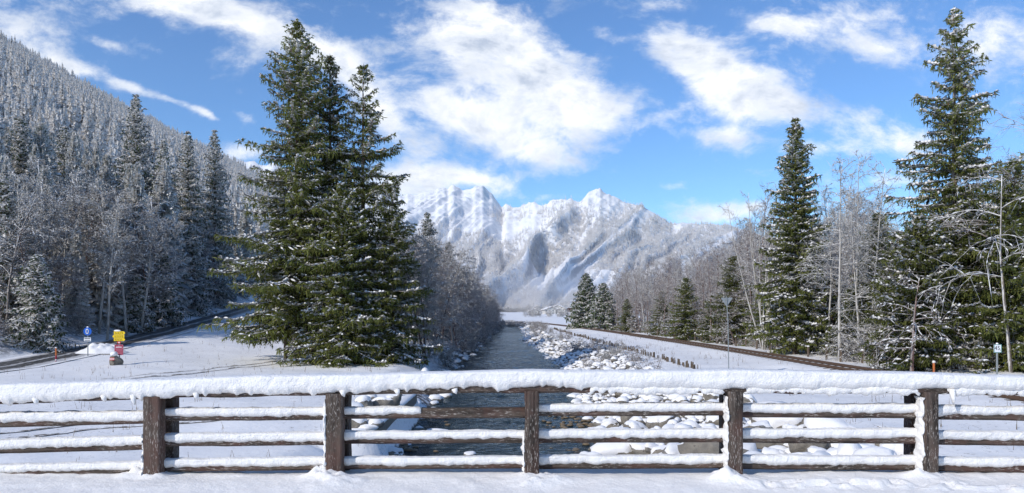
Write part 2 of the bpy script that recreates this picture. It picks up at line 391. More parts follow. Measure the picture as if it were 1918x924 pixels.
RAIL_X = [22, 21.4, 20.9, 20.6, 19.2, 17.2, 14.6, 7.6, 2.5, -6, -32]
_rp = np.polyfit(RAIL_Y[1:9], RAIL_X[1:9], 4)
def rail_x(y): y = np.asarray(y, float); return np.where(y < 250, np.polyval(_rp, np.clip(y, 0, 250)) , interp(y, RAIL_Y, RAIL_X) + (np.polyval(_rp, 250) - 2.5) * sstep(400, 250, y)) + np.where(y < 0, -y * .02, 0)
HILL_A = .57
def ground_z(X, Y, rough=True):
    X = np.asarray(X, float); Y = np.asarray(Y, float)
    z = np.full(np.broadcast(X, Y).shape, FLAT, float)
    xl, xr, rx, rz = river_l(Y), river_r(Y), road_x(Y), road_z(Y)
    # left meadow climbing to the road, then the forested hillside
    inner = xl - 4.5; t = np.clip((inner - X) / np.maximum(inner - (rx + 2.6), 1), 0, 1)
    z = np.where(X < inner, FLAT + (rz - FLAT) * t ** 1.25, z)
    up = np.maximum(0, (rx - 2.4) - X)
    bank = sstep(0, 5, up) * .9
    hill = np.where(up < 60, HILL_A * (.35 * up + .65 * up * up / 120), HILL_A * (up - 60 + 60 * .675))
    # keep the plane of the slope steady up the valley: the foot keeps to x = -36 farther on
    hill2 = HILL_A * np.maximum(0, -36 - X) * .93
    w = sstep(120, 260, Y)
    z = np.where(X < rx - 2.4, rz + bank + np.maximum(hill, 0) * (1 - w) + np.maximum(hill2 - (rz - FLAT), hill * .4) * w, z)
    big = sstep(30, 300, up)
    z = z + big * (fbm(X / 210, Y / 210, 4, 11) * 34 + fbm(X / 60, Y / 60, 3, 12) * 5)
    z = np.minimum(z, 560 + .12 * z)
    # river channel
    bw_l = (2.4 + 1.0 * vnoise(Y * .2, Y * 0, 8)) * (1 - .96 * ((Y > 23.6) & (Y < 34.2))); bw_r = 4.2 + 1.5 * vnoise(Y * .12, Y * 0, 9) - 1.2 * sstep(100, 200, Y)
    ch = sstep(430, 300, Y)
    inside = (X > xl) & (X < xr); dl = np.clip((xl - X) / bw_l, 0, 1); dr = np.clip((X - xr) / bw_r, 0, 1)
    mid = np.clip(np.minimum(X - xl, xr - X) / 1.6, 0, 1)
    prof = np.where(inside, 1 + .35 * mid, np.where(X <= xl, 1 - dl ** .8, 1 - dr ** .85))
    z = np.where((X > xl - bw_l) & (X < xr + bw_r), z + prof * (WATER_Z - .12 - z) * ch, z)
    # railway bed and a faint fall from it to the bank top
    d = np.abs(X - rail_x(Y)); z = z + .22 * sstep(3.4, 1.6, d) * (Y < 420)
    z = z + sstep(23, 60, X) * .8 * sstep(0, 60, Y)
    z = z + sstep(90, 700, X - rail_x(Y)) * 14
    # ramp down from the bridge deck (hidden from the bridge itself)
    ramp = sstep(13.5, 7.6, Y) * (sstep(-9, -11, X) + sstep(9, 11, X))
    z = z + (np.minimum(-.15, 0) - z) * ramp * (np.abs(X) < 60) * (Y > -20)
    if rough:
        offroad = sstep(1.8, 3.4, np.abs(X - rx)) * sstep(1.2, 2.2, d)
        z = z + offroad * (fbm(X / 5.5, Y / 5.5, 3, 21) * .20 + fbm(X / 1.3, Y / 1.3, 2, 22) * .06) * np.where(inside, .6, 1)
        rocky = sstep(0, .6, X - xr) * sstep(bw_r + .8, bw_r - .5, X - xr) * (Y < 300)
        z = z + rocky * fbm(X / .8, Y / .8, 2, 25) * .22
    return z
def gz(x, y): return float(ground_z(np.array([x]), np.array([y]))[0])
def at(px, D): return (px - CX) / F_PX * D
def zt(py, D): return EYE - (py - HY) / F_PX * D

def axis(segs):
    out = []
    for a, b, st in segs: out += list(np.arange(a, b, st))
    return np.array(out + [segs[-1][1]])
gx = axis([(-1500, -400, 26), (-400, -120, 9), (-120, -50, 2.2), (-50, -14, .8), (-14, 14, .34), (14, 45, .8), (45, 120, 3), (120, 500, 16), (500, 2600, 90)])
gy = axis([(-250, -20, 12), (-20, 14, 1.0), (14, 50, .36), (50, 90, .7), (90, 160, 1.4), (160, 320, 3.2), (320, 700, 10), (700, 2600, 40)])
GX, GY = np.meshgrid(gx, gy); GZ = ground_z(GX, GY)
nx, ny = len(gx), len(gy); idx = np.arange(nx * ny).reshape(ny, nx)
quads = np.stack([idx[:-1, :-1], idx[:-1, 1:], idx[1:, 1:], idx[1:, :-1]], -1).reshape(-1, 4)
g_o = mesh_obj('ground', np.stack([GX, GY, GZ], -1).reshape(-1, 3), quads, M['snow_ground'], smooth=True); tag(g_o, kind='structure')
_bw = 4.6 - 1.2 * sstep(100, 200, GY); _dx = GX - river_r(GY); _dl = river_l(GY) - GX
st_ = (sstep(-.3, .3, _dx) * sstep(_bw + .6, _bw - 1.2, _dx) + sstep(-.3, .2, _dl) * sstep(2.2, .8, _dl) * (GY > 36)) * (GY < 300)
st_ = st_ + sstep(road_x(GY) - 2.6, road_x(GY) - 3.6, GX) * sstep(road_x(GY) - 22, road_x(GY) - 8, GX) * .75 * (GY < 130)
sa = g_o.data.attributes.new('stony', 'FLOAT', 'POINT'); sa.data.foreach_set('value', st_.astype(np.float32).ravel())

def strip(name, ys, xfun, zfun, half, lift, m, nacross=4, kind='structure'):
    vs, fs, uvs = [], [], []
    ys = np.array(ys); xs = xfun(ys); dx = np.gradient(xs, ys); L = np.sqrt(1 + dx * dx)
    for i, y in enumerate(ys):
        for k in range(nacross + 1):
            u = k / nacross; o = (u - .5) * 2 * half
            vs.append((xs[i] + o / L[i], y - o * dx[i] / L[i], 0))
    vs = np.array(vs)
    vs[:, 2] = zfun(vs[:, 0], vs[:, 1]) + lift
    n = nacross + 1
    for i in range(len(ys) - 1):
        for k in range(nacross): fs.append([i * n + k, i * n + k + 1, (i + 1) * n + k + 1, (i + 1) * n + k])
    o = mesh_obj(name, vs, fs, m, smooth=True); tag(o, kind=kind)
    uvl = o.data.uv_layers.new(name='UVMap')
    for l in o.data.loops: uvl.data[l.index].uv = ((l.vertex_index % n) / nacross, (l.vertex_index // n) * .1)
    return o
strip('mountain_road', np.concatenate([np.arange(-10, 120, 1.), np.arange(120, 320, 4.)]), road_x, lambda x, y: np.maximum(ground_z(x, y, False), road_z(y)), 2.5, .05, M['road'], 8)

# river surface, its ripples real waves
wy = axis([(-60, 16, 2.), (16, 48, .11), (48, 90, .22), (90, 160, .5), (160, 430, 3.)]); wk = np.linspace(0, 1, 72)
WY, WK = np.meshgrid(wy, wk, indexing='ij'); wa, wb = river_l(WY) - .8, river_r(WY) + .8; WX = wa + (wb - wa) * WK
drift = .5 * fbm(WX / 3.5, WY / 6, 2, 303)
wz = (fbm(WX / 1.5 + drift, WY / .62 + drift, 4, 301, .6) * .10 + fbm(WX / 3.6, WY / 1.7, 2, 302) * .09) * (.55 + .45 * fbm(WX / 4, WY / 7, 2, 304) + .35)
idx = np.arange(WX.size).reshape(WX.shape); quads = np.stack([idx[:-1, :-1], idx[:-1, 1:], idx[1:, 1:], idx[1:, :-1]], -1).reshape(-1, 4)
tag(mesh_obj('river', np.stack([WX, WY, WATER_Z + wz], -1).reshape(-1, 3), quads, M['water'], smooth=True), kind='structure')

# ------------------------------------------------------------------ the mountain across the valley end
RPX = [-900, -300, 0, 300, 430, 520, 640, 755, 800, 830, 850, 880, 905, 925, 940, 965, 1000, 1025, 1050, 1065, 1085, 1102, 1125, 1145, 1165, 1200, 1230, 1255, 1300, 1370, 1430, 1520, 1700, 1918, 2300, 2900]
RPY = [400, 330, 320, 300, 292, 310, 345, 366, 355, 352, 348, 352, 349, 366, 382, 383, 381, 384, 371, 368, 374, 363, 356, 363, 372, 386, 401, 411, 418, 424, 440, 468, 480, 450, 430, 470]
mu = np.concatenate([np.arange(-900, 700, 8.), np.arange(700, 1500, 2.5), np.arange(1500, 2900, 8.)]); mt = np.linspace(0, 1, 330)
MU, MT = np.meshgrid(mu, mt)
Dr = 4300 + 900 * sstep(1080, 900, MU) + 500 * sstep(1250, 1500, MU)
Db = 1650 + 150 * np.sin(MU / 140.)
back = 1.18
D = Db + (Dr - Db) * np.minimum(MT * back, back)
T = MT * back
rz_ = (HY - interp(MU, RPX, RPY)) / F_PX * Dr + EYE
jag = fbm(MU / 17, MU * 0, 4, 31) * 26 * sstep(1300, 1100, MU) + fbm(MU / 60, MU * 0, 2, 33) * 10
Tc = np.clip(T, 0, 1)
z = FLAT + (rz_ + jag - FLAT) * np.where(T <= 1, .30 * Tc + .70 * Tc ** 1.7, 1 - (T - 1) * 3.0)
MX = (MU - CX) / F_PX * D
# spurs run down towards the valley and slant to the left as they fall
def ridged(a): return 1 - np.abs(a) * 1.25
lat = (MU - 960) + 230 * (1 - T) + 40 * fbm(MU / 160, T * 3, 3, 41)
env = np.clip(T, 0, 1) ** .8 * (np.clip(1.0 - T, 0, 1) ** 1.0 * 1.25 + .05)
sp = ridged(fbm(lat / 105, T * .9, 2, 42)) - .72
sp2 = ridged(fbm((lat + 60 * T) / 38, T * 1.1, 2, 43)) - .72
sp3 = ridged(fbm((lat + 30 * T) / 15, T * 1.9, 2, 44)) - .72
sp4 = ridged(fbm((lat + 10 * T) / 6, T * 3.2, 2, 46)) - .72
z = z + env * (sp * 330 + sp2 * 170 + sp3 * 80 + sp4 * 34)
z = z + np.clip(T, 0, 1) * sstep(1.12, .9, T) * fbm(MX / 60, D / 60, 3, 45) * 14
z = np.where(MT == 0, FLAT - 60, z)
idx = np.arange(MU.size).reshape(MU.shape)
quads = np.stack([idx[:-1, :-1], idx[:-1, 1:], idx[1:, 1:], idx[1:, :-1]], -1).reshape(-1, 4)
tag(mesh_obj('mountain', np.stack([MX, D, z], -1).reshape(-1, 3), quads, M['mountain'], smooth=True), kind='structure')
MOUNT = (MX, D, z, MU, T)
# ------------------------------------------------------------------ tree builders
def rot_basis(d):
    """perpendicular unit pair for each row of d"""
    up = np.tile([0., 0., 1.], (len(d), 1)); s = np.cross(d, up); n = np.linalg.norm(s, axis=1, keepdims=True)
    s = np.where(n < 1e-4, np.array([1., 0, 0]), s / np.maximum(n, 1e-6)); u = np.cross(s, d); u /= np.maximum(np.linalg.norm(u, axis=1, keepdims=True), 1e-6)
    return s, u
class Growth:
    """needle blades, snow lumps and branch prisms of one crown, joined into one mesh"""
    def __init__(s): s.kp, s.kd, s.ks, s.km = [], [], [], []; s.op, s.od, s.orr, s.oh = [], [], [], []; s.sp, s.sq, s.sr0, s.sr1 = [], [], [], []
    def kite(s, p, d, side, m=0): s.kp.append(p); s.kd.append(d); s.ks.append(side); s.km.append(np.full(len(p), m))
    def lump(s, p, d, r, h=.8): s.op.append(p); s.od.append(d); s.orr.append(np.broadcast_to(r, (len(p),))); s.oh.append(np.full(len(p), h))
    def seg(s, p, q, r0, r1): s.sp.append(p); s.sq.append(q); s.sr0.append(np.broadcast_to(r0, (len(p),))); s.sr1.append(np.broadcast_to(r1, (len(p),)))
    def build(s, name, mats, sides=3, link=True, blade_m=0, lump_m=1, seg_m=2, parent=None):
        V, Fq, Mi, base = [], [], [], 0
        if s.kp:
            p, d, w, km = map(np.concatenate, (s.kp, s.kd, s.ks, s.km)); n = len(p)
            V.append(np.stack([p, p + .38 * d + w, p + d, p + .38 * d - w], 1).reshape(-1, 3))
            Fq.append(np.arange(n * 4).reshape(n, 4) + base); Mi.append(km); base += n * 4
        if s.op:
            p, d, r, h = map(np.concatenate, (s.op, s.od, s.orr, s.oh)); n = len(p); sd, up = rot_basis(d / np.maximum(np.linalg.norm(d, axis=1, keepdims=True), 1e-6))
            up = np.where(up[:, 2:3] < 0, -up, up); r = r[:, None]; h = h[:, None]; mid = p + .5 * d
            V.append(np.stack([p, p + d, mid + sd * r, mid - sd * r, mid + up * r * h, mid - up * r * .35], 1).reshape(-1, 3))
            k = np.array([[0, 2, 1, 4], [0, 4, 1, 3], [0, 3, 1, 5], [0, 5, 1, 2]])
            Fq.append((np.arange(n)[:, None, None] * 6 + k[None] + base).reshape(-1, 4)); Mi.append(np.full(n * 4, lump_m)); base += n * 6
        if s.sp:
            p, q, a, b = map(np.concatenate, (s.sp, s.sq, s.sr0, s.sr1)); n = len(p); d = q - p; sd, up = rot_basis(d / np.maximum(np.linalg.norm(d, axis=1, keepdims=True), 1e-6))
            rows = []
            for (c, r) in ((p, a), (q, b)):
                for k in range(sides):
                    t = 2 * math.pi * k / sides; rows.append(c + (sd * math.cos(t) + up * math.sin(t)) * r[:, None])
            V.append(np.stack(rows, 1).reshape(-1, 3))
            k = np.array([[i, (i + 1) % sides, sides + (i + 1) % sides, sides + i] for i in range(sides)])
            Fq.append((np.arange(n)[:, None, None] * 2 * sides + k[None] + base).reshape(-1, 4)); Mi.append(np.full(n * sides, seg_m)); base += n * 2 * sides
        return mesh_obj(name, np.concatenate(V), np.concatenate(Fq), mats, parent, np.concatenate(Mi), link=link)

def trunk_mesh(name, pts, rads, m, sides=8, link=True, parent=None):
    b = MB(); b.tube(pts, rads, sides)
    o = mesh_obj(name, b.v, b.f, m, parent, smooth=True, link=link); return o

def spruce_crown(G, H, R, seed, whorls=40, per=6, tw=.22, hang=.5, snow=.5, rag=.3, z0=.06, power=.8, droop=.28, blade=.07, cones=0., gap=.0, trunk=None, lum=1., fine=3):
    r = np.random.default_rng(seed)
    for w in range(whorls):
        t = z0 + (1 - z0) * ((w + r.uniform(0, .6)) / whorls) ** .94
        if t > .995: continue
        z = H * t; tip = min(1, (1 - t) * 11 + .3); L0 = R * tip * (1 - t) ** power * (1.0 if t > .12 else .78 + t * 1.8) + .12 * tip
        np_ = max(3, int(round(per * (1 if t < .85 else .7)))); a0 = r.uniform(0, 6.28)
        for k in range(np_):
            if r.random() < gap: continue
            az = a0 + k * 6.283 / np_ + r.normal(0, .22); L = L0 * (1 + r.normal(0, rag) * (1 if r.random() < .85 else 1.5)); L = max(.16, min(L, L0 * 1.5))
            el = np.interp(t, [0, .5, .85, 1], [-.12, .06, .35, .9]) + r.normal(0, .1); dr = droop * np.interp(t, [0, .6, 1], [1.15, .9, .15])
            h = np.array([math.cos(az), math.sin(az), 0]); lat = np.array([-h[1], h[0], 0]); bend = r.normal(0, .12)
            def pos(s):
                s = np.asarray(s)[:, None]
                return np.array([0, 0, z]) + h * L * s * math.cos(el) + lat * L * bend * s * s + np.array([0, 0, 1.]) * L * (math.sin(el) * s - dr * s ** 1.6 + .16 * s ** 4)
            ns = max(3, int(L / .55)); ss = np.linspace(0, 1, ns + 1); P = pos(ss)
            rb = .008 + .012 * L
            G.seg(P[:-1], P[1:], rb * (1 - ss[:-1] * .8), rb * (1 - ss[1:] * .8))
            # snow lying along the bough: an unbroken ridge on some, scattered clots on others
            load = snow * r.uniform(.3, 1.5)
            if r.random() < snow * .75:
                s0 = r.uniform(.1, .55); sl = np.arange(s0, min(1, s0 + r.uniform(.35, .9)), .20 / L)
            else:
                nl = max(2, int(L / .3)); sl = np.sort(r.uniform(.1, 1, nl)); sl = sl[r.random(nl) < load * .8]
            if len(sl):
                p = pos(sl); q = pos(np.minimum(sl + .40 / L, 1.03)); G.lump(p + [0, 0, .065], q - p, r.uniform(.045, .10, len(sl)) * lum * (.7 + load * .4), .95)
            # side twigs with their own sprays, and curtains of needles under them
            nt = max(3, int(L * .94 / tw)); st = np.linspace(.06, 1, nt) + r.normal(0, .03, nt); st = np.clip(st, .02, 1)
            p = pos(st); tang = pos(np.clip(st + .02, 0, 1.05)) - pos(np.clip(st - .02, 0, 1.05)); tang /= np.maximum(np.linalg.norm(tang, axis=1, keepdims=True), 1e-6)
            hb_ = hang * r.uniform(.5, 1.35)
            for sg in (-1, 1):
                tl = (.30 + .26 * L) * (1.05 - .75 * st) * r.uniform(.45, 1.25, nt) + .10
                d = lat * sg * .8 + tang * .55 + np.array([0, 0, -.18]) + r.normal(0, .2, (nt, 3)); d /= np.linalg.norm(d, axis=1, keepdims=True); d = d * tl[:, None]
                side = np.cross(d, [0, 0, 1.]); side /= np.maximum(np.linalg.norm(side, axis=1, keepdims=True), 1e-6)
                G.kite(p, d, side * (blade * r.uniform(.9, 1.8, nt))[:, None] + [0, 0, .012])
                for m_ in range(fine):
                    u = r.uniform(.1, 1, nt)[:, None]; p2 = p + d * u - [0, 0, .02]; ln = np.linalg.norm(d, axis=1, keepdims=True)
                    l2 = r.uniform(.10, .30, nt)[:, None] * (.6 + .6 * hang)
                    e2 = d / ln * .5 + side * r.choice([-.9, .9], nt)[:, None] + np.array([0, 0, -.45]) + r.normal(0, .3, (nt, 3)); e2 *= l2
                    an = r.normal(0, 1, (nt, 3)); w2 = np.cross(e2, an); w2 /= np.maximum(np.linalg.norm(w2, axis=1, keepdims=True), 1e-6)
                    G.kite(p2, e2, w2 * blade * .75)
                    if m_ % 2 == 0:      # hanging strand
                        hl = hb_ * r.uniform(.25, 1.2, nt) * min(1, .3 + .3 * L); k = r.random(nt) < .72
                        dd = np.stack([r.normal(0, .2, nt), r.normal(0, .2, nt), -np.ones(nt)], 1) * hl[:, None]
                        an = r.uniform(0, 3.14, nt); sd = np.stack([np.cos(an), np.sin(an), 0 * an], 1) * (blade * r.uniform(.45, 1.0, nt))[:, None]
                        G.kite(p2[k], dd[k], sd[k])
                ks = r.random(nt) < load * .55
                if ks.any(): G.lump(p[ks] + [0, 0, .06], d[ks] * .9, r.uniform(.03, .07, ks.sum()) * lum, .8)
            if cones and t > .6 and r.random() < cones:
                nc = r.integers(2, 6); sc_ = r.uniform(.5, 1, nc); pc = pos(sc_) - [0, 0, .05]
                G.kite(pc, np.tile([0, 0, -.16], (nc, 1)), np.tile([.045, .02, 0], (nc, 1)), 3)
                G.kite(pc, np.tile([0, 0, -.16], (nc, 1)), np.tile([-.02, .045, 0], (nc, 1)), 3)
    # leader
    G.kite(np.array([[0, 0, H - .5]] * 2), np.array([[0, 0, .62]] * 2), np.array([[.07, 0, 0], [0, .07, 0]]))
    G.lump(np.array([[0, 0, H - .25]]), np.array([[0.02, 0, .35]]), .05)

SPRUCE_MATS = lambda n: [M[n], M['snow_tree'], M['bark_spruce'], M['cones']]
def make_spruce(name, H, R, seed, needles='needles_dark', link=True, lean=(0, 0), **kw):
    root = empty(name, (0, 0, 0)) if link else bpy.data.objects.new(name, None)
    pts = [(lean[0] * t * t * H, lean[1] * t * t * H, t * H * .985 - (.6 if t == 0 else 0)) for t in np.linspace(0, 1, 7)]
    tr = trunk_mesh('trunk', pts, [H * .0125 * (1 - .93 * t) + .012 for t in np.linspace(0, 1, 7)], M['bark_spruce'], 7, link, root)
    G = Growth(); spruce_crown(G, H, R, seed, **kw)
    cr = G.build('crown', SPRUCE_MATS(needles), 3, link, parent=root)
    return root, [tr, cr]

def small_spruce_mesh(name, H, R, seed, whorls, per, snow, needles='needles_far', lump=True):
    """a spruce seen from afar: boughs as drooping sprays under snow"""
    r = np.random.default_rng(seed); G = Growth()
    for w in range(whorls):
        t0_ = .04 + .96 * (w + r.uniform(0, .7)) / whorls
        if t0_ > .98: continue
        tj = np.clip(t0_ + r.uniform(-.5, .5, per) / whorls, .02, .985); t = t0_
        L0 = R * (1 - t) ** .85 + .15; a0 = r.uniform(0, 6.28)
        az = a0 + np.arange(per) * 6.283 / per + r.normal(0, .2, per); L = L0 * r.uniform(.65, 1.2, per); dz = -np.interp(t, [0, .7, 1], [.42, .25, -.5]) * L + r.normal(0, .1, per) * L
        h = np.stack([np.cos(az), np.sin(az), 0 * az], 1); lat = np.stack([-np.sin(az), np.cos(az), 0 * az], 1)
        p = np.stack([0 * tj, 0 * tj, H * tj], 1); d = h * L[:, None]; d[:, 2] = dz; wd = (.30 * L + .12)[:, None]
        G.kite(p, d, lat * wd)
        G.kite(p - [0, 0, .08 * R], d * .92 - [0, 0, .28 * R], lat * wd * .6 + np.array([0, 0, .1 * R]))
        for q in (.35, .6, .85):
            dd = np.tile([0., 0, -.30 * R], (per, 1)) * r.uniform(.5, 1.2, per)[:, None]
            G.kite(p + d * q, dd, h * (wd * .7))
        ks = r.random(per) < snow
        if lump and ks.any():
            for q in (0.15, .55):
                G.lump(p[ks] + d[ks] * q + [0, 0, .07], d[ks] * .5, wd[ks, 0] * .52, .8)
    G.seg(np.array([[0, 0, -.8]]), np.array([[0, 0, H]]), H * .012, .01)
    return G.build(name, SPRUCE_MATS(needles), 5, False)

def bare_tree(name, H, seed, stems=1, c0=.3, nb=24, blen=.26, up=.75, arch=.25, snow=.5, bark='bark_alder', tr=.011, sec=7, ter=4, fan=.0, lean=0., link=True, frost=.35, thick=1., stub=False):
    r = np.random.default_rng(seed); root = empty(name, (0, 0, 0)) if link else bpy.data.objects.new(name, None); G = Growth(); TB = MB()
    def grow(p, d, L, n, wob, fall):
        pts = [p]; d = d / np.linalg.norm(d)
        for i in range(n):
            d = d + r.normal(0, wob, 3) + np.array([0, 0, -fall * (i + 1) / n]); d /= np.linalg.norm(d); pts.append(pts[-1] + d * L / n)
        return np.array(pts)
    allb = []
    for s_ in range(stems):
        a = r.uniform(0, 6.28); f = fan * (r.uniform(.4, 1.) if stems > 1 else 0)
        d0 = np.array([math.cos(a) * f + lean, math.sin(a) * f, 1.]); hh = H * r.uniform(.78, 1.0) if s_ else H
        T = grow(np.array([r.normal(0, .15) * (stems > 1), r.normal(0, .15) * (stems > 1), -.35]), d0, hh + .35, 10, .035, -.035 if f else .0)
        tt = np.linspace(0, 1, 11); rr = hh * tr * (1 - .9 * tt) + .006
        TB.tube(T, list(rr), 6)
        n_ = nb if stems == 1 else max(6, nb // stems + 4)
        for k in range(n_):
            t = c0 + (1 - c0) * (k + r.random()) / n_; i = t * 10; j = min(int(i), 9); p = T[j] * (1 - (i - j)) + T[j + 1] * (i - j)
            az = r.uniform(0, 6.28); u = up * r.uniform(.5, 1.4) + (t - .5) * .7
            L = hh * blen * (1.12 - .75 * t) * r.uniform(.6, 1.25) * (.6 + .8 * min(1, (t - c0) * 5 + .3))
            B = grow(p, np.array([math.cos(az), math.sin(az), u]), L, 5, .12, arch); allb.append(B)
            rb = (.010 + .0042 * L) * thick; q = np.linspace(1, .3, 6) * rb; G.seg(B[:-1], B[1:], q[:-1], q[1:])
            for m_ in range(sec):
                t2 = .15 + .85 * (m_ + r.random()) / sec; i2 = t2 * 5; j2 = min(int(i2), 4); p2 = B[j2] * (1 - (i2 - j2)) + B[j2 + 1] * (i2 - j2)
                dm = B[j2 + 1] - B[j2]; dm = dm / np.linalg.norm(dm); d2 = dm * .8 + r.normal(0, .55, 3) + [0, 0, .1]
                L2 = L * .42 * (1.15 - .6 * t2) * r.uniform(.6, 1.2); B2 = grow(p2, d2, L2, 3, .16, arch * 1.2)
                q = np.linspace(.62, .25, 4) * rb; G.seg(B2[:-1], B2[1:], q[:-1], q[1:]); allb.append(B2)
                n3 = ter
                t3 = r.uniform(.15, 1, n3) * 3; j3 = np.minimum(t3.astype(int), 2); fr = (t3 - j3)[:, None]; p3 = B2[j3] * (1 - fr) + B2[j3 + 1] * fr
                d3 = (B2[j3 + 1] - B2[j3]); d3 /= np.maximum(np.linalg.norm(d3, axis=1, keepdims=True), 1e-6); d3 = d3 * .7 + r.normal(0, .6, (n3, 3)); d3 *= (L2 * r.uniform(.35, .75, n3))[:, None]
                e3 = p3 + d3; e3[:, 2] -= arch * .15 * L2; G.seg(p3, e3, .0062 * thick, .0032 * thick)
                fz = r.random(n3) < frost
                if fz.any(): G.lump(p3[fz] + [0, 0, .008], e3[fz] - p3[fz], .016 * thick, .9)
    P0 = np.concatenate([b[:-1] for b in allb]); P1 = np.concatenate([b[1:] for b in allb])
    flat = 1 - np.abs(P1 - P0)[:, 2] / np.maximum(np.linalg.norm(P1 - P0, axis=1), 1e-6)
    k = r.random(len(P0)) < snow * (.45 + flat)
    G.lump(P0[k] + [0, 0, .018], (P1 - P0)[k] * 1.02, r.uniform(.018, .045, k.sum()) * thick, 1.)
    if stub: TB.tube([T[-1], T[-1] + np.array([0, 0, .01])], .05, 6)
    trk = mesh_obj('trunk', TB.v, TB.f, M[bark], root, smooth=True, link=link)
    cr = G.build('crown', [M[bark], M['frost'], M[bark]], 3, link, parent=root)
    return root, [trk, cr]

def scatter(name, pts, ids, rz, sc, protos, **tg):
    """uncountable far growth: one object that repeats the given meshes on its points"""
    me = bpy.data.meshes.new(name); n = len(pts); me.vertices.add(n); me.vertices.foreach_set('co', np.asarray(pts, np.float32).ravel())
    for nm, ty, ar in (('pick', 'INT', ids), ('turn', 'FLOAT', rz), ('size', 'FLOAT', sc)):
        a = me.attributes.new(nm, ty, 'POINT'); a.data.foreach_set('value', np.asarray(ar, np.int32 if ty == 'INT' else np.float32))
    me.update(); o = bpy.data.objects.new(name, me); COL.objects.link(o); tag(o, kind='stuff', **tg)
    c = bpy.data.collections.new(name + '_kinds')
    for p in protos: c.objects.link(p)
    ng = bpy.data.node_groups.new(name, 'GeometryNodeTree'); ng.interface.new_socket('Geometry', in_out='INPUT', socket_type='NodeSocketGeometry'); ng.interface.new_socket('Geometry', in_out='OUTPUT', socket_type='NodeSocketGeometry')
    N, L = ng.nodes, ng.links; gi = N.new('NodeGroupInput'); go = N.new('NodeGroupOutput')
    ci = N.new('GeometryNodeCollectionInfo'); ci.inputs['Collection'].default_value = c; ci.inputs['Separate Children'].default_value = True; ci.inputs['Reset Children'].default_value = True
    ip = N.new('GeometryNodeInstanceOnPoints'); ip.inputs['Pick Instance'].default_value = True
    def attr(nm, ty): a = N.new('GeometryNodeInputNamedAttribute'); a.data_type = ty; a.inputs['Name'].default_value = nm; return a.outputs['Attribute']
    L.new(gi.outputs[0], ip.inputs['Points']); L.new(ci.outputs[0], ip.inputs['Instance']); L.new(attr('pick', 'INT'), ip.inputs['Instance Index'])
    cx = N.new('ShaderNodeCombineXYZ'); L.new(attr('turn', 'FLOAT'), cx.inputs[2]); L.new(cx.outputs[0], ip.inputs['Rotation'])
    L.new(attr('size', 'FLOAT'), ip.inputs['Scale']); L.new(ip.outputs[0], go.inputs[0])
    md = o.modifiers.new('scatter', 'NODES'); md.node_group = ng
    return o
# ------------------------------------------------------------------ far forests
rng = np.random.default_rng(7)
far_kinds = [small_spruce_mesh('far_spruce', 20, 2.9 + .35 * k, 100 + k, 15, 7, .95) for k in range(5)]
# trees on the mountain flank
MXs, Ds, zs, MUs, Ts = MOUNT
tiny_kinds = [small_spruce_mesh('tiny_spruce', 20, 4.2, 200 + k, 5, 5, 0., 'needles_tiny', lump=False) for k in range(3)]
n = 90000
ti = rng.random(n) ** 1.15 * (1 / 1.18) * .99 * (len(mt) - 1); ui = np.interp(rng.uniform(380, 1750, n), mu, np.arange(len(mu)))
px_u = np.interp(ui, np.arange(len(mu)), mu)
keepu = (px_u > 380) & (px_u < 1800); ti, ui = ti[keepu], ui[keepu]
def bil(A, i, j):
    a = i.astype(int); b = j.astype(int); fi = i - a; fj = j - b
    return A[a, b] * (1 - fi) * (1 - fj) + A[a + 1, b] * fi * (1 - fj) + A[a, b + 1] * (1 - fi) * fj + A[a + 1, b + 1] * fi * fj
X_, Y_, Z_, U_, T_ = (bil(A, ti, ui) for A in (MXs, Ds, zs, MUs, Ts))
py = HY - (Z_ - EYE) / Y_ * F_PX
tree_line = 395 + 30 * fbm(U_ / 60, T_ * 2, 3, 51) + 30 * sstep(1000, 850, U_)
clear = fbm(X_ / 260 + .4 * Z_ / 260, Y_ / 420, 4, 52)
dens_ = sstep(-30, 40, py - tree_line) * sstep(-.34, -.04, clear) * (1 - .9 * sstep(.36, .5, np.abs(fbm((U_ + 200 * (1 - T_)) / 26, T_ * 1.0, 2, 53))))
k = rng.random(len(X_)) < dens_ * 1.2
pts = np.stack([X_, Y_, Z_ - 1], 1)[k]
scatter('mountain_forest', pts, rng.integers(0, 3, len(pts)), rng.uniform(0, 6.28, len(pts)), rng.uniform(.6, 1.25, len(pts)) * (.95 + .25 * (pts[:, 1] > 3000)), tiny_kinds,
        label='snowy conifer forest covering the flanks of the far mountain')

# dense spruce forest on the left hillside: near trees one by one, the rest as a mass
cand = []
D = 66.
while D < 1900:
    s = 3.4 + .0078 * D; x = -.80 * D - 12
    while x < -36:
        xx = x + rng.normal(0, .33) * s; yy = D + rng.normal(0, .33) * s
        rx = float(road_x(np.array([yy]))[0])
        lim = rx - 5.5 if yy < 420 else -34
        if xx < lim: cand.append((xx, yy))
        x += s
    D += s
cand = np.array(cand)
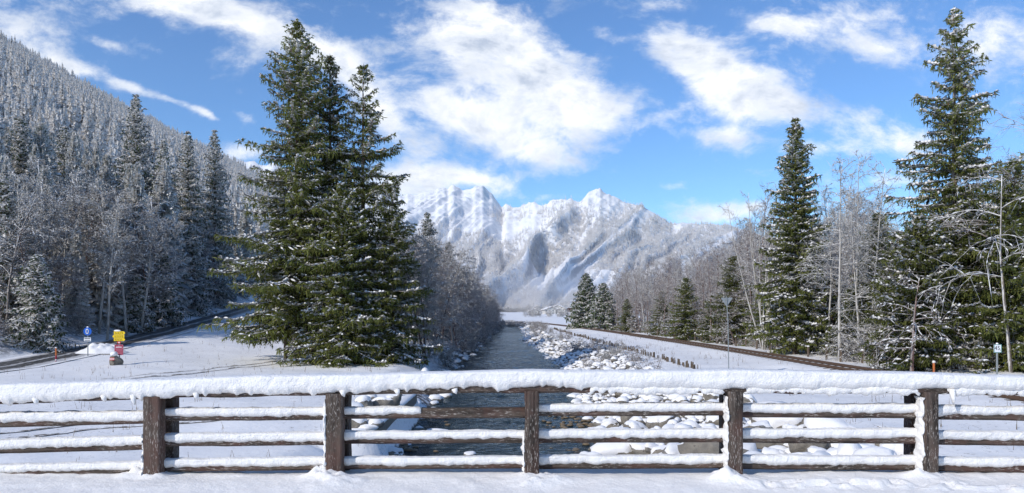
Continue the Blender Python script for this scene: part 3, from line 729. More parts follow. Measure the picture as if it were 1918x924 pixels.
# the valley side beyond the road on the right-hand foot of the hill
D = 230.; foot = []
while D < 1500:
    s = 5 + .008 * D; x = float(river_l(np.array([min(D, 250)]))[0]) - 8 - .02 * D
    x0 = -36 - .03 * D
    while x > x0 - 20:
        xx = x + rng.normal(0, .3) * s
        if abs(xx - float(road_x(np.array([D]))[0])) > 5: foot.append((xx, D + rng.normal(0, .3) * s))
        x -= s
    D += s
foot = np.array(foot)
hz = ground_z(cand[:, 0], cand[:, 1])
dist = np.hypot(cand[:, 0], cand[:, 1]); order = np.argsort(dist); cand, hz, dist = cand[order], hz[order], dist[order]
clearing = fbm(cand[:, 0] / 70, cand[:, 1] / 70, 3, 61)
ch_x, ch_y = at(103, 235.), 235.      # the chalet's clearing
keep = (clearing > -.52) & ~((np.abs(cand[:, 0] / cand[:, 1] - ch_x / ch_y) < .020) & (cand[:, 1] > 212) & (cand[:, 1] < 262))
cand, hz, dist = cand[keep], hz[keep], dist[keep]
N_NEAR = 215
near_xy, near_z = cand[:N_NEAR], hz[:N_NEAR]
far_xy = np.concatenate([cand[N_NEAR:], foot]); far_z = np.concatenate([hz[N_NEAR:], ground_z(foot[:, 0], foot[:, 1])])
nf_ = len(far_xy)
print('hill trees', len(cand), 'foot', len(foot))
scatter('hillside_forest', np.stack([far_xy[:, 0], far_xy[:, 1], far_z - .5], 1), rng.integers(0, 5, nf_), rng.uniform(0, 6.28, nf_), rng.uniform(.62, 1.1, nf_), far_kinds,
        label='frosted spruce forest rising up the steep slope behind the road')
mid_kinds = [small_spruce_mesh('forest_spruce', 20, 2.9 + .4 * k, 300 + k, 30, 9, .92, 'needles_mid') for k in range(5)]
for i, ((x, y), z) in enumerate(zip(near_xy, near_z)):
    o = mid_kinds[i % 5] if i < 5 else mid_kinds[i % 5].copy(); COL.objects.link(o)
    o.location = (x, y, z - .3); o.rotation_euler = (0, 0, rng.uniform(0, 6.28)); s = rng.uniform(.5, .95) * (.75 if dist[i] < 85 else 1); o.scale = (s * 1.05, s * 1.05, s)
    tag(o, 'snow-laden spruce standing among the others in the dense forest on the left slope', 'spruce tree', 'spruces of the hillside forest')

# ------------------------------------------------------------------ spruces one can tell apart
HERO = []
def hero(px, top, Dd, R, seed, label, rz=None, base=None, group=None, **kw):
    x = at(px, Dd); z = gz(x, Dd); H = zt(top, Dd) - z
    root, kids = make_spruce('spruce_tree', H, R, seed, **kw)
    root.location = (x, Dd, z - .05); root.rotation_euler = (0, 0, rz if rz is not None else seed * 1.3)
    tag(root, label, 'spruce tree', group)
    HERO.append((root, kids)); return root, kids
lush = dict(needles='needles_lush', tw=.20, hang=.46, snow=.85, rag=.36, droop=.20, blade=.05, cones=.8, z0=.03, lum=1.8, fine=4)
hero(556, 38, 52.5, 4.6, 21, 'tallest spruce of the riverside clump, brown cones hanging in its top', whorls=58, per=6, power=.60, gap=.12, **dict(lush, z0=.10))
hero(618, 102, 55, 3.0, 22, 'middle spruce of the riverside clump, thin top between its two taller neighbours', whorls=48, per=6, power=.62, gap=.16, **lush)
hero(680, 118, 53.5, 3.8, 23, 'spruce of the riverside clump nearest the river, bare whorled top', whorls=36, per=6, power=.60, gap=.16, **lush)
hero(735, 330, 52, 2.3, 24, 'shorter full spruce at the river edge of the clump', whorls=32, per=6, power=.6, gap=.12, **dict(lush, cones=0))
hero(640, 345, 50.5, 3.0, 25, 'low dense spruce in front of the riverside clump', whorls=36, per=7, power=.6, gap=.04, **dict(lush, cones=0, snow=.8))
hero(535, 375, 54, 2.6, 26, 'small spruce on the meadow side of the riverside clump', whorls=32, per=6, power=.62, gap=.05, **dict(lush, cones=0, snow=.5, z0=.16))
hero(1787, 12, 50, 4.4, 31, 'very tall spruce with layered snowy boughs behind the number sign', whorls=40, per=6, power=.74, gap=.12, **dict(lush, snow=1.25, tw=.20, cones=.3, rag=.28, lum=2.2, z0=.08, droop=.26))
hero(1490, 222, 64, 3.3, 32, 'slender symmetric spruce rising above the bare birches by the railway', whorls=44, per=7, power=.70, needles='needles_lush', tw=.22, hang=.45, fine=4, snow=1.15, rag=.22, droop=.26, blade=.06, z0=.05, lum=2.1)
hero(1642, 396, 60, 3.0, 33, 'half-height spruce behind the thin birches left of the very tall spruce', whorls=30, per=7, power=.7, **dict(lush, snow=.75, cones=0, lum=1.5))
hero(1722, 405, 46, 2.7, 34, 'bushy green spruce with its boughs to the ground by the orange post', whorls=32, per=7, power=.55, **dict(lush, snow=.9, cones=0, lum=2.0))
hero(1822, 380, 47, 3.0, 35, 'wide green spruce beneath the very tall spruce', whorls=34, per=7, power=.55, **dict(lush, snow=.85, cones=0, lum=2.0))
hero(1900, 300, 44.5, 3.0, 36, 'dark full spruce at the edge of the wood beyond the number sign', whorls=38, per=7, power=.55, **dict(lush, snow=.5, cones=0))
hero(1098, 512, 148, 3.9, 37, 'broad snow-laden spruce at the valley end of the railway wood', whorls=30, per=8, tw=.35, hang=.9, snow=.8, rag=.15, blade=.16, power=.75, lum=2.0, z0=.03)
hero(1130, 530, 143, 3.4, 38, 'smaller snowy spruce touching the broad one at the wood corner', whorls=26, per=8, tw=.35, hang=.9, snow=.7, rag=.15, blade=.16, power=.75, lum=2.0, z0=.03)
snowy = dict(needles='needles_dark', tw=.34, fine=2, hang=.55, snow=1.1, rag=.14, droop=.36, blade=.10, power=.72, per=8, lum=2.2, z0=.03)
hero(255, 178, 94, 4.1, 41, 'tall pointed snowy spruce standing out of the left forest', whorls=50, **snowy)
hero(306, 262, 90, 3.2, 42, 'snowy spruce just beside the tall pointed one of the left forest', whorls=40, **snowy)
hero(352, 245, 102, 3.4, 43, 'dark spruce between two snowy ones at the forest edge by the road', whorls=42, **dict(snowy, snow=.9))
hero(402, 243, 106, 3.6, 44, 'last tall spruce of the forest edge before the riverside clump', whorls=44, **dict(snowy, snow=.9))
hero(38, 218, 80, 3.4, 45, 'snowy spruce below the chalet, nearer the edge of the slope', whorls=40, **snowy)
hero(122, 236, 90, 3.6, 46, 'wide dark spruce directly below the chalet', whorls=38, **snowy)
hero(70, 478, 56, 2.1, 47, 'young dark-green spruce at the road bend by the snow pole', whorls=26, **dict(snowy, tw=.2, snow=.45, blade=.08, lum=1.2))
hero(6, 330, 60, 3.0, 48, 'dark spruce cut by the edge of the view above the road', whorls=36, **dict(snowy, snow=.8))
hero(255, 520, 71, 1.7, 49, 'small snowy spruce on the bank above the yellow signpost', whorls=20, **dict(snowy, tw=.22, blade=.09))
hero(300, 455, 78, 2.6, 50, 'green spruce on the road bank uphill of the yellow signpost', whorls=30, **dict(snowy, snow=.7))
hero(360, 420, 92, 3.0, 59, 'shaded spruce leaning close to the climbing road', whorls=30, **dict(snowy, snow=.7))
hero(800, 398, 92, 3.0, 51, 'dark snowy spruce on the river bank behind the clump', whorls=34, **snowy)
hero(840, 452, 118, 3.0, 52, 'spruce farther down the left river bank among bare alders', whorls=28, **snowy)

# a few spruces in the railway wood, repeats of earlier ones
sp_a, sp_b = HERO[7], HERO[8]
wood_sp = [(1285, 520, 96), (1240, 545, 112), (1375, 480, 84), (1440, 505, 76), (1560, 520, 66), (1330, 560, 90), (1175, 560, 128), (1660, 500, 56), (1600, 545, 60)]
for (px, top, Dd) in wood_sp:
    x = at(px, Dd); z = gz(x, Dd); hgt = zt(top, Dd) - z; src, kids = sp_b
    H0 = zt(396, 60) - gz(at(1642, 60), 60); s = hgt / H0
    c = copy_tree(src, kids, (x, Dd, z), rng.uniform(0, 6.28), (s * 1.25, s * 1.25, s))
    tag(c, 'green spruce half hidden among the bare trees of the railway wood', 'spruce tree', 'spruces inside the railway wood')

# ------------------------------------------------------------------ bare trees
bk = [bare_tree('birch_tree', 14, 401, c0=.42, nb=26, blen=.20, up=1.1, arch=.12, snow=.8, bark='bark_birch', tr=.0082, frost=.85, thick=1.8),
      bare_tree('birch_tree', 13, 402, c0=.35, nb=26, blen=.19, up=1.2, arch=.18, snow=.8, bark='bark_birch', tr=.0088, lean=.06, frost=.85, thick=1.8),
      bare_tree('alder_tree', 13, 403, c0=.28, nb=28, blen=.24, up=.8, arch=.25, snow=.9, bark='bark_alder', tr=.0088, frost=.85, ter=5, thick=1.8),
      bare_tree('alder_tree', 12, 404, c0=.22, nb=30, blen=.26, up=.7, arch=.22, snow=.6, bark='bark_red', tr=.009, sec=9, ter=6, frost=.45, thick=1.3),
      bare_tree('alder_tree', 12.5, 405, stems=3, c0=.25, nb=30, blen=.2, up=.9, arch=.15, fan=.22, snow=.65, bark='bark_red', tr=.0078, sec=9, ter=6, frost=.5, thick=1.3)]
shr = [bare_tree('bare_shrub', 3.2, 421, stems=6, c0=.12, nb=30, blen=.36, up=.6, arch=.38, snow=.8, bark='bark_alder', tr=.009, fan=.7, frost=.7, thick=1.35, sec=6, ter=4),
       bare_tree('bare_shrub', 2.6, 422, stems=7, c0=.1, nb=34, blen=.36, up=.5, arch=.3, snow=.55, bark='bark_red', tr=.010, fan=.8, frost=.45, thick=1.2, sec=6, ter=4)]
bkr = [bare_tree('birch_tree', 14, 411, c0=.42, nb=28, blen=.20, up=1.1, arch=.12, snow=.42, bark='bark_birch', tr=.0078, frost=.30, ter=5),
       bare_tree('birch_tree', 13, 412, c0=.35, nb=28, blen=.19, up=1.2, arch=.16, snow=.40, bark='bark_birch', tr=.0080, lean=.05, frost=.28, ter=5),
       bare_tree('alder_tree', 13, 413, c0=.25, nb=30, blen=.23, up=.9, arch=.2, snow=.42, bark='bark_red', tr=.0085, sec=8, ter=6, frost=.26),
       bare_tree('alder_tree', 12, 414, c0=.22, nb=32, blen=.24, up=.8, arch=.18, snow=.34, bark='bark_red', tr=.009, sec=9, ter=6, frost=.16),
       bare_tree('alder_tree', 12.5, 415, stems=3, c0=.25, nb=32, blen=.2, up=.9, arch=.15, fan=.2, snow=.38, bark='bark_red', tr=.0075, sec=9, ter=6, frost=.2)]
used = set()
def put(kind, i, x, y, hgt, H0, label, cat, group, tilt=.03, wide=1.):
    src, kids = kind[i]; z = gz(x, y); s = hgt / H0; key = (id(kind), i)
    a = (rng.normal(0, tilt), rng.normal(0, tilt))
    if key not in used:
        used.add(key); c = src
    else:
        c = src.copy(); COL.objects.link(c)
        for k_ in kids: d = k_.copy(); COL.objects.link(d); d.parent = c
    c.location = (x, y, z - .05); c.scale = (s * wide, s * wide, s); c.rotation_euler = (a[0], a[1], rng.uniform(0, 6.28))
    return tag(c, label, cat, group)
BH = [14, 13, 13, 12, 12.5]; SH = [3.2, 2.6]
# railway wood on the right
n_ = 0; rr = np.random.default_rng(77)
rows = []
for y in np.arange(38, 200, 2.5):
    for j in range(9):
        off = 6.0 + j * 4.2 + rr.uniform(-1.6, 1.6); yy = y + rr.uniform(-1.3, 1.3)
        if y > 165 and j > 5: continue
        x = float(rail_x(np.array([yy]))[0]) + off; px = CX + F_PX * x / yy
        if px > 2010 or px < 1100: continue
        if rr.random() < .30 + .10 * (j > 4): continue
        if px > 1660 and j < 5 and rr.random() < .72: continue
        rows.append((x, yy, px, j))
print('railway wood', len(rows))
def wood_top(px): return np.interp(px, [1100, 1150, 1200, 1300, 1370, 1420, 1460, 1500, 1560, 1620, 1700, 1760, 1850, 1918, 2010], [545, 505, 482, 470, 440, 352, 380, 430, 330, 345, 400, 380, 270, 205, 190])
for (x, y, px, j) in rows:
    top = wood_top(px) + abs(rr.normal(0, 32)); z = gz(x, y); h = min(max(zt(top, y) - z, 4.5), 17.5); h *= rr.uniform(.88, 1.0)
    i = rr.choice([0, 1, 2, 3, 4], p=[.18, .17, .2, .25, .2] if px < 1420 or px > 1700 else [.35, .3, .2, .05, .1])
    put(bkr, i, x, y, h, BH[i], ['thin snow-dusted birch in the bare wood beyond the railway', 'leafless frosted alder in the bare wood beyond the railway'][i > 1], ['birch tree', 'alder tree'][i > 1], ['birches of the railway wood', 'alders of the railway wood'][i > 1])
# ones that stand out
def special(px, top, Dd, label, cat, **kw):
    x = at(px, Dd); z = gz(x, Dd); H = zt(top, Dd) - z
    root, kids = bare_tree(cat.replace(' ', '_'), H, int(px * 7 + Dd), **kw); root.location = (x, Dd, z); tag(root, label, cat); return root
special(1432, 352, 70, 'bare tree fanning into many pale stems beside the slender spruce', 'birch tree', stems=9, c0=.35, nb=60, blen=.14, up=1.3, arch=.1, fan=.33, snow=.5, bark='bark_birch', tr=.0065)
special(1572, 305, 55, 'tall thin birch with whorls of level snowy branches, nearest the slender spruce', 'birch tree', c0=.05, nb=46, blen=.22, up=.25, arch=.12, snow=.62, bark='bark_birch', tr=.0085)
special(1632, 318, 57, 'thin pale birch standing before the half-height spruce', 'birch tree', c0=.30, nb=34, blen=.18, up=.6, arch=.14, snow=.6, bark='bark_birch', tr=.008)
special(1600, 300, 60, 'slim birch between two others against the sky', 'birch tree', c0=.45, nb=26, blen=.16, up=.9, arch=.12, snow=.55, bark='bark_birch', tr=.007)
special(1935, 168, 45, 'tall dark leafless tree rising behind the number sign at the picture edge', 'bare tree', c0=.3, nb=30, blen=.28, up=.9, arch=.1, snow=.25, bark='bark_red', tr=.011, sec=9, ter=5)
special(1895, 330, 43, 'leafless tree with long low boughs bent under snow', 'bare tree', c0=.5, nb=6, blen=.52, up=.25, arch=.30, snow=.95, bark='bark_alder', tr=.010, sec=8, ter=4, thick=1.3, frost=.5, lean=-.1)
special(1708, 520, 44, 'broken-topped tree with drooping snow-covered branches', 'bare tree', c0=.3, nb=16, blen=.55, up=.35, arch=.5, snow=.95, bark='bark_red', tr=.022, sec=7, ter=3, thick=1.6, frost=.6)
# alders and shrubs on the left river bank
for y in np.arange(58, 232, 3.1):
    for j in range(4):
        yy = y + rr.uniform(-1.5, 1.5); x = float(river_l(np.array([yy]))[0]) - 2.2 - j * 3.1 + rr.uniform(-1, 1); px = CX + F_PX * x / yy
        if yy < 66 and px > 800: continue
        top = np.interp(px, [600, 700, 760, 790, 830, 870, 900, 925, 945], [420, 430, 415, 430, 470, 500, 530, 550, 572]) + abs(rr.normal(0, 14))
        h = np.clip(zt(top, yy) - gz(x, yy), 3.5, 14) * rr.uniform(.85, 1.); i = rr.choice([2, 3, 4, 3, 1])
        put(bk, i, x, yy, h, BH[i], 'leafless frosted alder leaning on the left river bank' if i > 1 else 'thin birch on the left river bank', ['birch tree', 'alder tree'][i > 1], 'bare trees of the left river bank' if i > 1 else 'birches of the left river bank', .07, 1.25)
special(770, 485, 62, 'pale crooked tree at the water side of the riverside clump', 'bare tree', stems=2, c0=.2, nb=34, blen=.34, up=.8, arch=.25, fan=.3, snow=.8, bark='bark_birch', tr=.014, thick=1.3, frost=.5)
# birches and alders before the forest above the road
lb = [(22, 330, 60), (45, 300, 66), (62, 345, 64), (88, 365, 62), (118, 350, 66), (134, 330, 72), (150, 360, 67), (172, 340, 70), (185, 352, 66), (205, 335, 74), (222, 350, 70), (238, 362, 67), (262, 372, 70), (282, 385, 74), (305, 390, 78), (160, 300, 80), (98, 310, 78), (12, 360, 57), (330, 400, 84), (200, 390, 64)]
for q, (px, top, Dd) in enumerate(lb):
    x = at(px, Dd); h = zt(top, Dd) - gz(x, Dd); i = [0, 1, 1, 2, 0, 1, 3][q % 7]
    put(bk, i, x, Dd, h, BH[i], ['thin birch stem in front of the dark forest above the road', 'frosted alder in front of the dark forest above the road'][i > 1], ['birch tree', 'alder tree'][i > 1], ['birches above the road', 'alders above the road'][i > 1], .05, 1.15)
for q in range(46):   # frosted scrub filling the forest edge
    y = rr.uniform(58, 112); x = float(road_x(np.array([y]))[0]) - rr.uniform(5.5, 16); i = rr.choice([2, 3, 4]); h = rr.uniform(5, 10.5)
    put(bk, i, x, y, h, BH[i], 'frosted alder in front of the dark forest above the road', 'alder tree', 'alders above the road', .08, 1.3)
# shrubs: road bank, railway wood edge, river banks
spots = []
for q in range(95):
    y = rr.uniform(52, 118); spots.append((float(road_x(np.array([y]))[0]) - rr.uniform(4.2, 8.5), y, rr.uniform(1.0, 2.6), 'snowy shrub on the bank above the climbing road', 'shrubs above the road'))
for q in range(70):
    y = rr.uniform(44, 165); spots.append((float(rail_x(np.array([y]))[0]) + rr.uniform(5.2, 9), y, rr.uniform(1.2, 3.4), 'leafless shrub along the foot of the railway wood', 'shrubs along the railway wood'))
for q in range(46):
    y = rr.uniform(56, 215); spots.append((float(river_l(np.array([y]))[0]) - rr.uniform(.4, 2.6), y, rr.uniform(1.2, 3.2), 'snowy shrub hanging over the left edge of the river', 'shrubs of the left river bank'))
for q in range(80):
    y = rr.uniform(44, 205); spots.append((float(river_r(np.array([y]))[0]) + rr.uniform(1.6, 5), y, rr.uniform(.6, 1.5), 'low leafless shrub among the boulders of the far bank', 'shrubs among the boulders'))
for q in range(14):
    y = rr.uniform(205, 260); spots.append((float(rail_x(np.array([y]))[0]) - rr.uniform(3, 7), y, rr.uniform(1.2, 2.6), 'greyish shrub where railway and river meet in the distance', 'distant riverside shrubs'))
for (x, y, h, lab, grp) in spots:
    i = int(rr.random() < .55); put(shr, i, x, y, h, SH[i], lab, 'shrub', grp, .1, 1.15)
# distant hedge lines across the valley fields
hp = []
for (y0, x0, x1, n) in ((420, 8, 60, 26), (1500, -60, 420, 260), (1560, -60, 420, 260)):
    for q in range(n): hp.append((rr.uniform(x0, x1), y0 + rr.normal(0, y0 * .02)))
hp = np.array(hp); hz_ = ground_z(hp[:, 0], hp[:, 1])
hedge_kinds = [bare_tree('hedge_tree', 6, 430 + k, stems=4, c0=.1, nb=20, blen=.3, up=.7, arch=.2, fan=.5, snow=.5, bark='bark_alder', tr=.01, sec=4, ter=3, thick=5, link=False)[1][1] for k in range(2)]
for k_ in hedge_kinds: k_.parent = None
scatter('field_hedges', np.stack([hp[:, 0], hp[:, 1], hz_], 1), rng.integers(0, 2, len(hp)), rng.uniform(0, 6.28, len(hp)), rng.uniform(.5, 1.3, len(hp)) * (1 + .8 * (hp[:, 1] > 1200)), hedge_kinds, label='low grey hedgerows across the snowy valley fields')
# ------------------------------------------------------------------ bridge deck and railing
dx = np.concatenate([np.arange(-30, -6, .5), np.arange(-6, 6, .03), np.arange(6, 30.1, .5)]); dy = np.concatenate([np.arange(-4, 4.6, .6), np.arange(5.0, 7.56, .025)])
PX_POST = [-5.25, -3.44, -1.70, .19, 2.135, 4.0, 5.85]
DX, DY = np.meshgrid(dx, dy)
DZ = fbm(DX / 1.1, DY / .6, 3, 71) * .022 + fbm(DX / .16, DY / .16, 3, 72) * .010 + fbm(DX / .05, DY / .05, 2, 73) * .004
DZ = DZ + .03 * sstep(6.3, 6.9, DY)
for k_, p in enumerate(PX_POST):
    for q in range(4):
        cx_, cy_, a, w = p + rng.normal(0, .13), 6.95 + rng.normal(0, .10), rng.uniform(.015, .045), rng.uniform(.06, .14)
        DZ = DZ + a * np.exp(-(((DX - cx_) / (w * 1.5)) ** 2 + ((DY - cy_) / w) ** 2)) * (1 + .9 * fbm(DX / .07, DY / .07, 3, 74))
DZ = DZ + np.where((DX > 2.0) & (DX < 4.6), .05 * np.exp(-((DY - 6.75 + .06 * (DX - 2)) / .12) ** 2) * (vnoise(DX / .09, DY / .07, 75) > .45) * vnoise(DX * 4, DY * 4, 76), 0)
edge = 7.50 + .02 * fbm(DX / .2, DX * 0, 2, 77)
DZ = np.where(DY > edge, -.10 - (DY - edge) * 4, DZ)
DZ = DZ - .018 * (1 - np.abs(DX) / 30)
idx = np.arange(DX.size).reshape(DX.shape); quads = np.stack([idx[:-1, :-1], idx[:-1, 1:], idx[1:, 1:], idx[1:, :-1]], -1).reshape(-1, 4)
tag(mesh_obj('pavement_snow', np.stack([DX, DY, DZ], -1).reshape(-1, 3), quads, M['snow_deck'], smooth=True), kind='structure')
M['concrete'] = plain('concrete', (.26, .25, .235), .85, 0, .25, 3)
b = MB().box((0, 1.7, -.36), (60, 11.4, .55)); b.box((-9.6, 1.6, -1.8), (1.2, 11, 2.4)); b.box((9.6, 1.6, -1.8), (1.2, 11, 2.4))
tag(b.build('bridge_deck', M['concrete']), kind='structure')

rail = empty('bridge_railing', (0, 7.12, 0), 'weathered timber railing with thick snow on its handrail and rails', 'railing')
rail.location = (0, 0, 0)
def lumpy(name, grid, amp, fine, parent, m, seed):
    """grid: (n, k, 3) closed round k; displaced outward so it reads as packed snow"""
    n, k, _ = grid.shape; c = grid.mean(1, keepdims=True); d = grid - c; L = np.linalg.norm(d, axis=2, keepdims=True); d = d / np.maximum(L, 1e-6)
    ang = np.arange(k)[None, :] * .9; xs = grid[..., 0] + grid[..., 2] * .3
    nz = fbm(grid[..., 0] / .16 + 40, grid[..., 2] / .10 + grid[..., 1] / .1, 4, seed) * amp + fbm(grid[..., 0] / .035, grid[..., 2] / .03 + grid[..., 1] / .03, 3, seed + 3) * fine
    g = grid + d * (nz * np.minimum(1, L[..., 0] / .03))[..., None]
    v = g.reshape(-1, 3).tolist(); f = []
    for i in range(n - 1):
        for j in range(k): f.append([i * k + j, i * k + (j + 1) % k, (i + 1) * k + (j + 1) % k, (i + 1) * k + j])
    f.append(list(range(k))[::-1]); f.append([(n - 1) * k + j for j in range(k)])
    return mesh_obj(name, v, f, m, parent, smooth=True)
def timber(name, x0, x1, y0, y1, zb, zt_, m, parent, seed, wav=.006):
    """a sawn log rail with slightly uneven edges; zb, zt_ functions of x"""
    n = max(6, int((x1 - x0) / .05)); xs = np.linspace(x0, x1, n); r = .018; vs = []
    for i, x in enumerate(xs):
        B, T = zb(x), zt_(x); w = fbm(np.array([x / .25]), np.array([seed * 3.1]), 3, 5)[0] * wav
        for (yy, zz) in ((y0 + r, B), (y1 - r, B), (y1, B + r), (y1, T - r), (y1 - r, T), (y0 + r, T), (y0, T - r + w), (y0 - w * .5, B + r + w)): vs.append((x, yy + w * .3, zz + w))
    fs = []
    for i in range(n - 1):
        for j in range(8): fs.append([i * 8 + j, i * 8 + (j + 1) % 8, (i + 1) * 8 + (j + 1) % 8, (i + 1) * 8 + j])
    fs.append(list(range(8))[::-1]); fs.append([(n - 1) * 8 + j for j in range(8)])
    return mesh_obj(name, vs, fs, m, parent)
def snow_over(parent, x0, x1, y0, y1, ztop, cover, thick, bulge, seed, m, step=.016, round_ends=True, drip=.0, name='snow_layer'):
    """snow lying on a rail from y0 (front) to y1 (back): ztop(x) timber top, cover(x) how far it hangs down the front"""
    n = max(8, int((x1 - x0) / step)); xs = np.linspace(x0, x1, n); K = 26; g = np.zeros((n, K, 3))
    e = np.minimum(1, np.minimum(xs - x0, x1 - xs) / .05 + .12) if round_ends else np.ones(n)
    e = np.sqrt(np.clip(e, 0, 1))
    cv = cover(xs) + drip * np.maximum(0, fbm(xs / .09, xs * 0 + seed, 3, seed + 9)) * 1.6; T = ztop(xs); th = thick(xs) * e
    for i in range(n):
        low = T[i] - max(.01, cv[i]); top = T[i] + th[i]; yb = y1 + .012; yf = y0 - bulge * (.35 + .65 * e[i]); hh = top - low
        P = []
        for q in range(9):      # front face, bottom to top
            t = q / 8; P.append((y0 + .012 - (y0 + .012 - yf) * math.sin(min(1, t * 1.5 + .18) * math.pi / 2), low + hh * .84 * t))
        for q in range(6):      # rounded brow
            t = (q + 1) / 6 * math.pi / 2; P.append((yf + .055 * (1 - math.cos(t)), low + hh * .84 + hh * .16 * math.sin(t)))
        for q in range(6): P.append((yf + .055 + (yb - .03 - yf - .055) * (q + 1) / 6, top - .003 * q))
        for q in range(3): P.append((yb - .01 * (2 - q), top - (top - T[i]) * (q + 1) / 3 - .012))
        P.append((y0 + .06, T[i] - .012)); P.append((y0 + .025, low + .02))
        for q, (yy, zz) in enumerate(P[:K]): g[i, q] = (xs[i], yy, zz)
    return lumpy(name, g, .013, .0055, parent, m, seed)
YF = 7.0
def zpx(py, D=7.05): return EYE - (py - HY) / F_PX * D
# gentle waviness measured along the rail: x in metres, height in photo rows at the rail's distance
hx = [(p - CX) / F_PX * YF for p in (-200, 0, 300, 640, 960, 1376, 1747, 1918, 2200)]
hb = [zpx(p) for p in (764, 757, 745, 740, 735, 736, 737, 739, 742)]
ht = [b_ + .135 for b_ in hb]
hsn = [zpx(p, 7.25) for p in (724, 716, 706, 696, 690.5, 690, 695, 700, 706)]
HB = lambda x: np.interp(x, hx, hb); HT = lambda x: np.interp(x, hx, ht)
hand = timber('handrail', -7.4, 7.4, 7.0, 7.36, HB, HT, M['wood_rail'], rail, 1, .010)
def hcover(x):
    base = np.interp(x, [-7, -4.9, -4.6, -4.2, -3.9, -3.6, -3.2, -3.0, -2.6, -2.2, -1.9, -1.4, -1.0, -.8, -.4, -.1, .25, .5, .62, .72], [.11, .10, .115, .13, .095, .135, .12, .10, .10, .115, .11, .10, .08, .09, .065, .095, .065, .075, .085, .11])
    j = fbm(x / .11, x * 0, 3, 81) * .022 + np.maximum(0, fbm(x / .05, x * 0 + 4, 2, 82)) * .03
    return np.where(x < .68, base + j, .085 + .012 * fbm(x / .2, x * 0, 2, 83))
snow_over(hand, -7.3, 7.3, 7.0, 7.36, HT, hcover, lambda x: np.interp(x, hx, np.array(hsn) - np.array(ht)) + .012 * fbm(x / .8, x * 0, 3, 88), .055, 91, M['snow_rail'], .013, False)
# frozen crust under the cap on the right half
def crust(x0, x1, seed):
    n = int((x1 - x0) / .014); xs = np.linspace(x0, x1, n); K = 12; g = np.zeros((n, K, 3))
    for i, x in enumerate(xs):
        B = HB(x) - .008 + .022 * float(fbm(np.array([x / .05]), np.array([2.]), 3, 84)[0]); T = HT(x) - .055; e = min(1, (x - x0) / .08, (x1 - x) / .05) + .05
        for q in range(K):
            a = 2 * math.pi * q / K; g[i, q] = (x, 7.016 - .030 * min(1, e) * math.cos(a), (B + T) / 2 + (T - B) / 2 * math.sin(a))
    return lumpy('snow_crust', g, .016, .012, hand, M['snow_crust'], seed)
crust(.70, 2.05, 95); crust(2.2, 3.92, 96); crust(4.12, 7.2, 97)
for (x, L) in ((-3.9, .06), (-3.62, .10), (-3.02, .07), (-1.62, .06), (-1.1, .05), (-.55, .05), (4.20, .15), (-4.55, .06)):
    b = MB(); z = HB(x) + .05; b.tube([(x, 6.985, z), (x + .01, 6.98, z - L * .6), (x + .02, 6.985, z - L)], [.03, .022, .006], 8); b.build('snow_drip', M['snow_rail'], hand, True)
POSTS = PX_POST + [-7.1, 7.6]
for i, x in enumerate(POSTS):
    w = .155 if x < 0 else .135
    wf = MB()
    def post(name, xc, y0, y1, w, seed):
        n = 26; vs, fs = [], []
        for k in range(n):
            z = -.12 + (HB(xc) + .02 + .12) * k / (n - 1); j = fbm(np.array([z / .2, z / .2 + 7]), np.array([seed, seed + .5]), 3, 6) * .007
            for (xx, yy) in ((-w / 2 + j[0], y0 + .008), (-w / 2 + .012 + j[0], y0), (w / 2 - .012 + j[1], y0), (w / 2 + j[1], y0 + .008), (w / 2 + j[1], y1), (-w / 2 + j[0], y1)): vs.append((xc + xx, yy, z))
        for k in range(n - 1):
            for q in range(6): fs.append([k * 6 + q, k * 6 + (q + 1) % 6, k * 6 + 6 + (q + 1) % 6, k * 6 + 6 + q])
        fs.append([(n - 1) * 6 + q for q in range(6)])
        return mesh_obj(name, vs, fs, M['wood_post'], rail)
    p = post('post', x, 6.965, 7.10, w, i * 3 + 1); post('post', x + .012, 7.235, 7.37, w * .95, i * 3 + 2)
    amt = {-5.25: .8, -3.44: .55, -1.70: .9, .19: .5, 2.135: .55, 4.0: .55, 5.85: .6}.get(x, .8)
    zlo, zhi = -.02, (HB(x) - .03 if x > 2 or x < -1.6 and x > -1.8 else .42)
    n = 60; K = 14; g = np.zeros((n, K, 3)); xs_ = x - w / 2 - .006
    for k in range(n):
        t = k / (n - 1); z = zlo + (zhi - zlo) * t; rr_ = (.006 + .030 * vnoise(np.array([t * 13]), np.array([i * 1.7]), 8)[0]) * amt * min(1, (1 - t) * 6 + .1, t * 20 + .3) * (.35 + 1.1 * vnoise(np.array([t * 23 + 3]), np.array([i * 2.7]), 18)[0])
        for q in range(K): a = 2 * math.pi * q / K; g[k, q] = (xs_ + rr_ * math.cos(a) * 1.25 - .002, 7.045 + .085 * math.sin(a) * (.35 + .95 * vnoise(np.array([t * 19]), np.array([i * 3.3]), 28)[0]), z)
    # displaced along its own height
    v = g + 0; nz = fbm(g[..., 2] / .035 + 3 * i, g[..., 1] / .05, 3, 60 + i) * .026; v[..., 0] += 1.3 * nz * np.cos(2 * np.pi * np.arange(K) / K)[None]; v[..., 1] += nz * .5
    f = [[a_ * K + j, a_ * K + (j + 1) % K, (a_ + 1) * K + (j + 1) % K, (a_ + 1) * K + j] for a_ in range(n - 1) for j in range(K)]; f.append([(n - 1) * K + j for j in range(K)])
    mesh_obj('snow_strip', v.reshape(-1, 3).tolist(), f, M['snow_rail'], p, smooth=True)
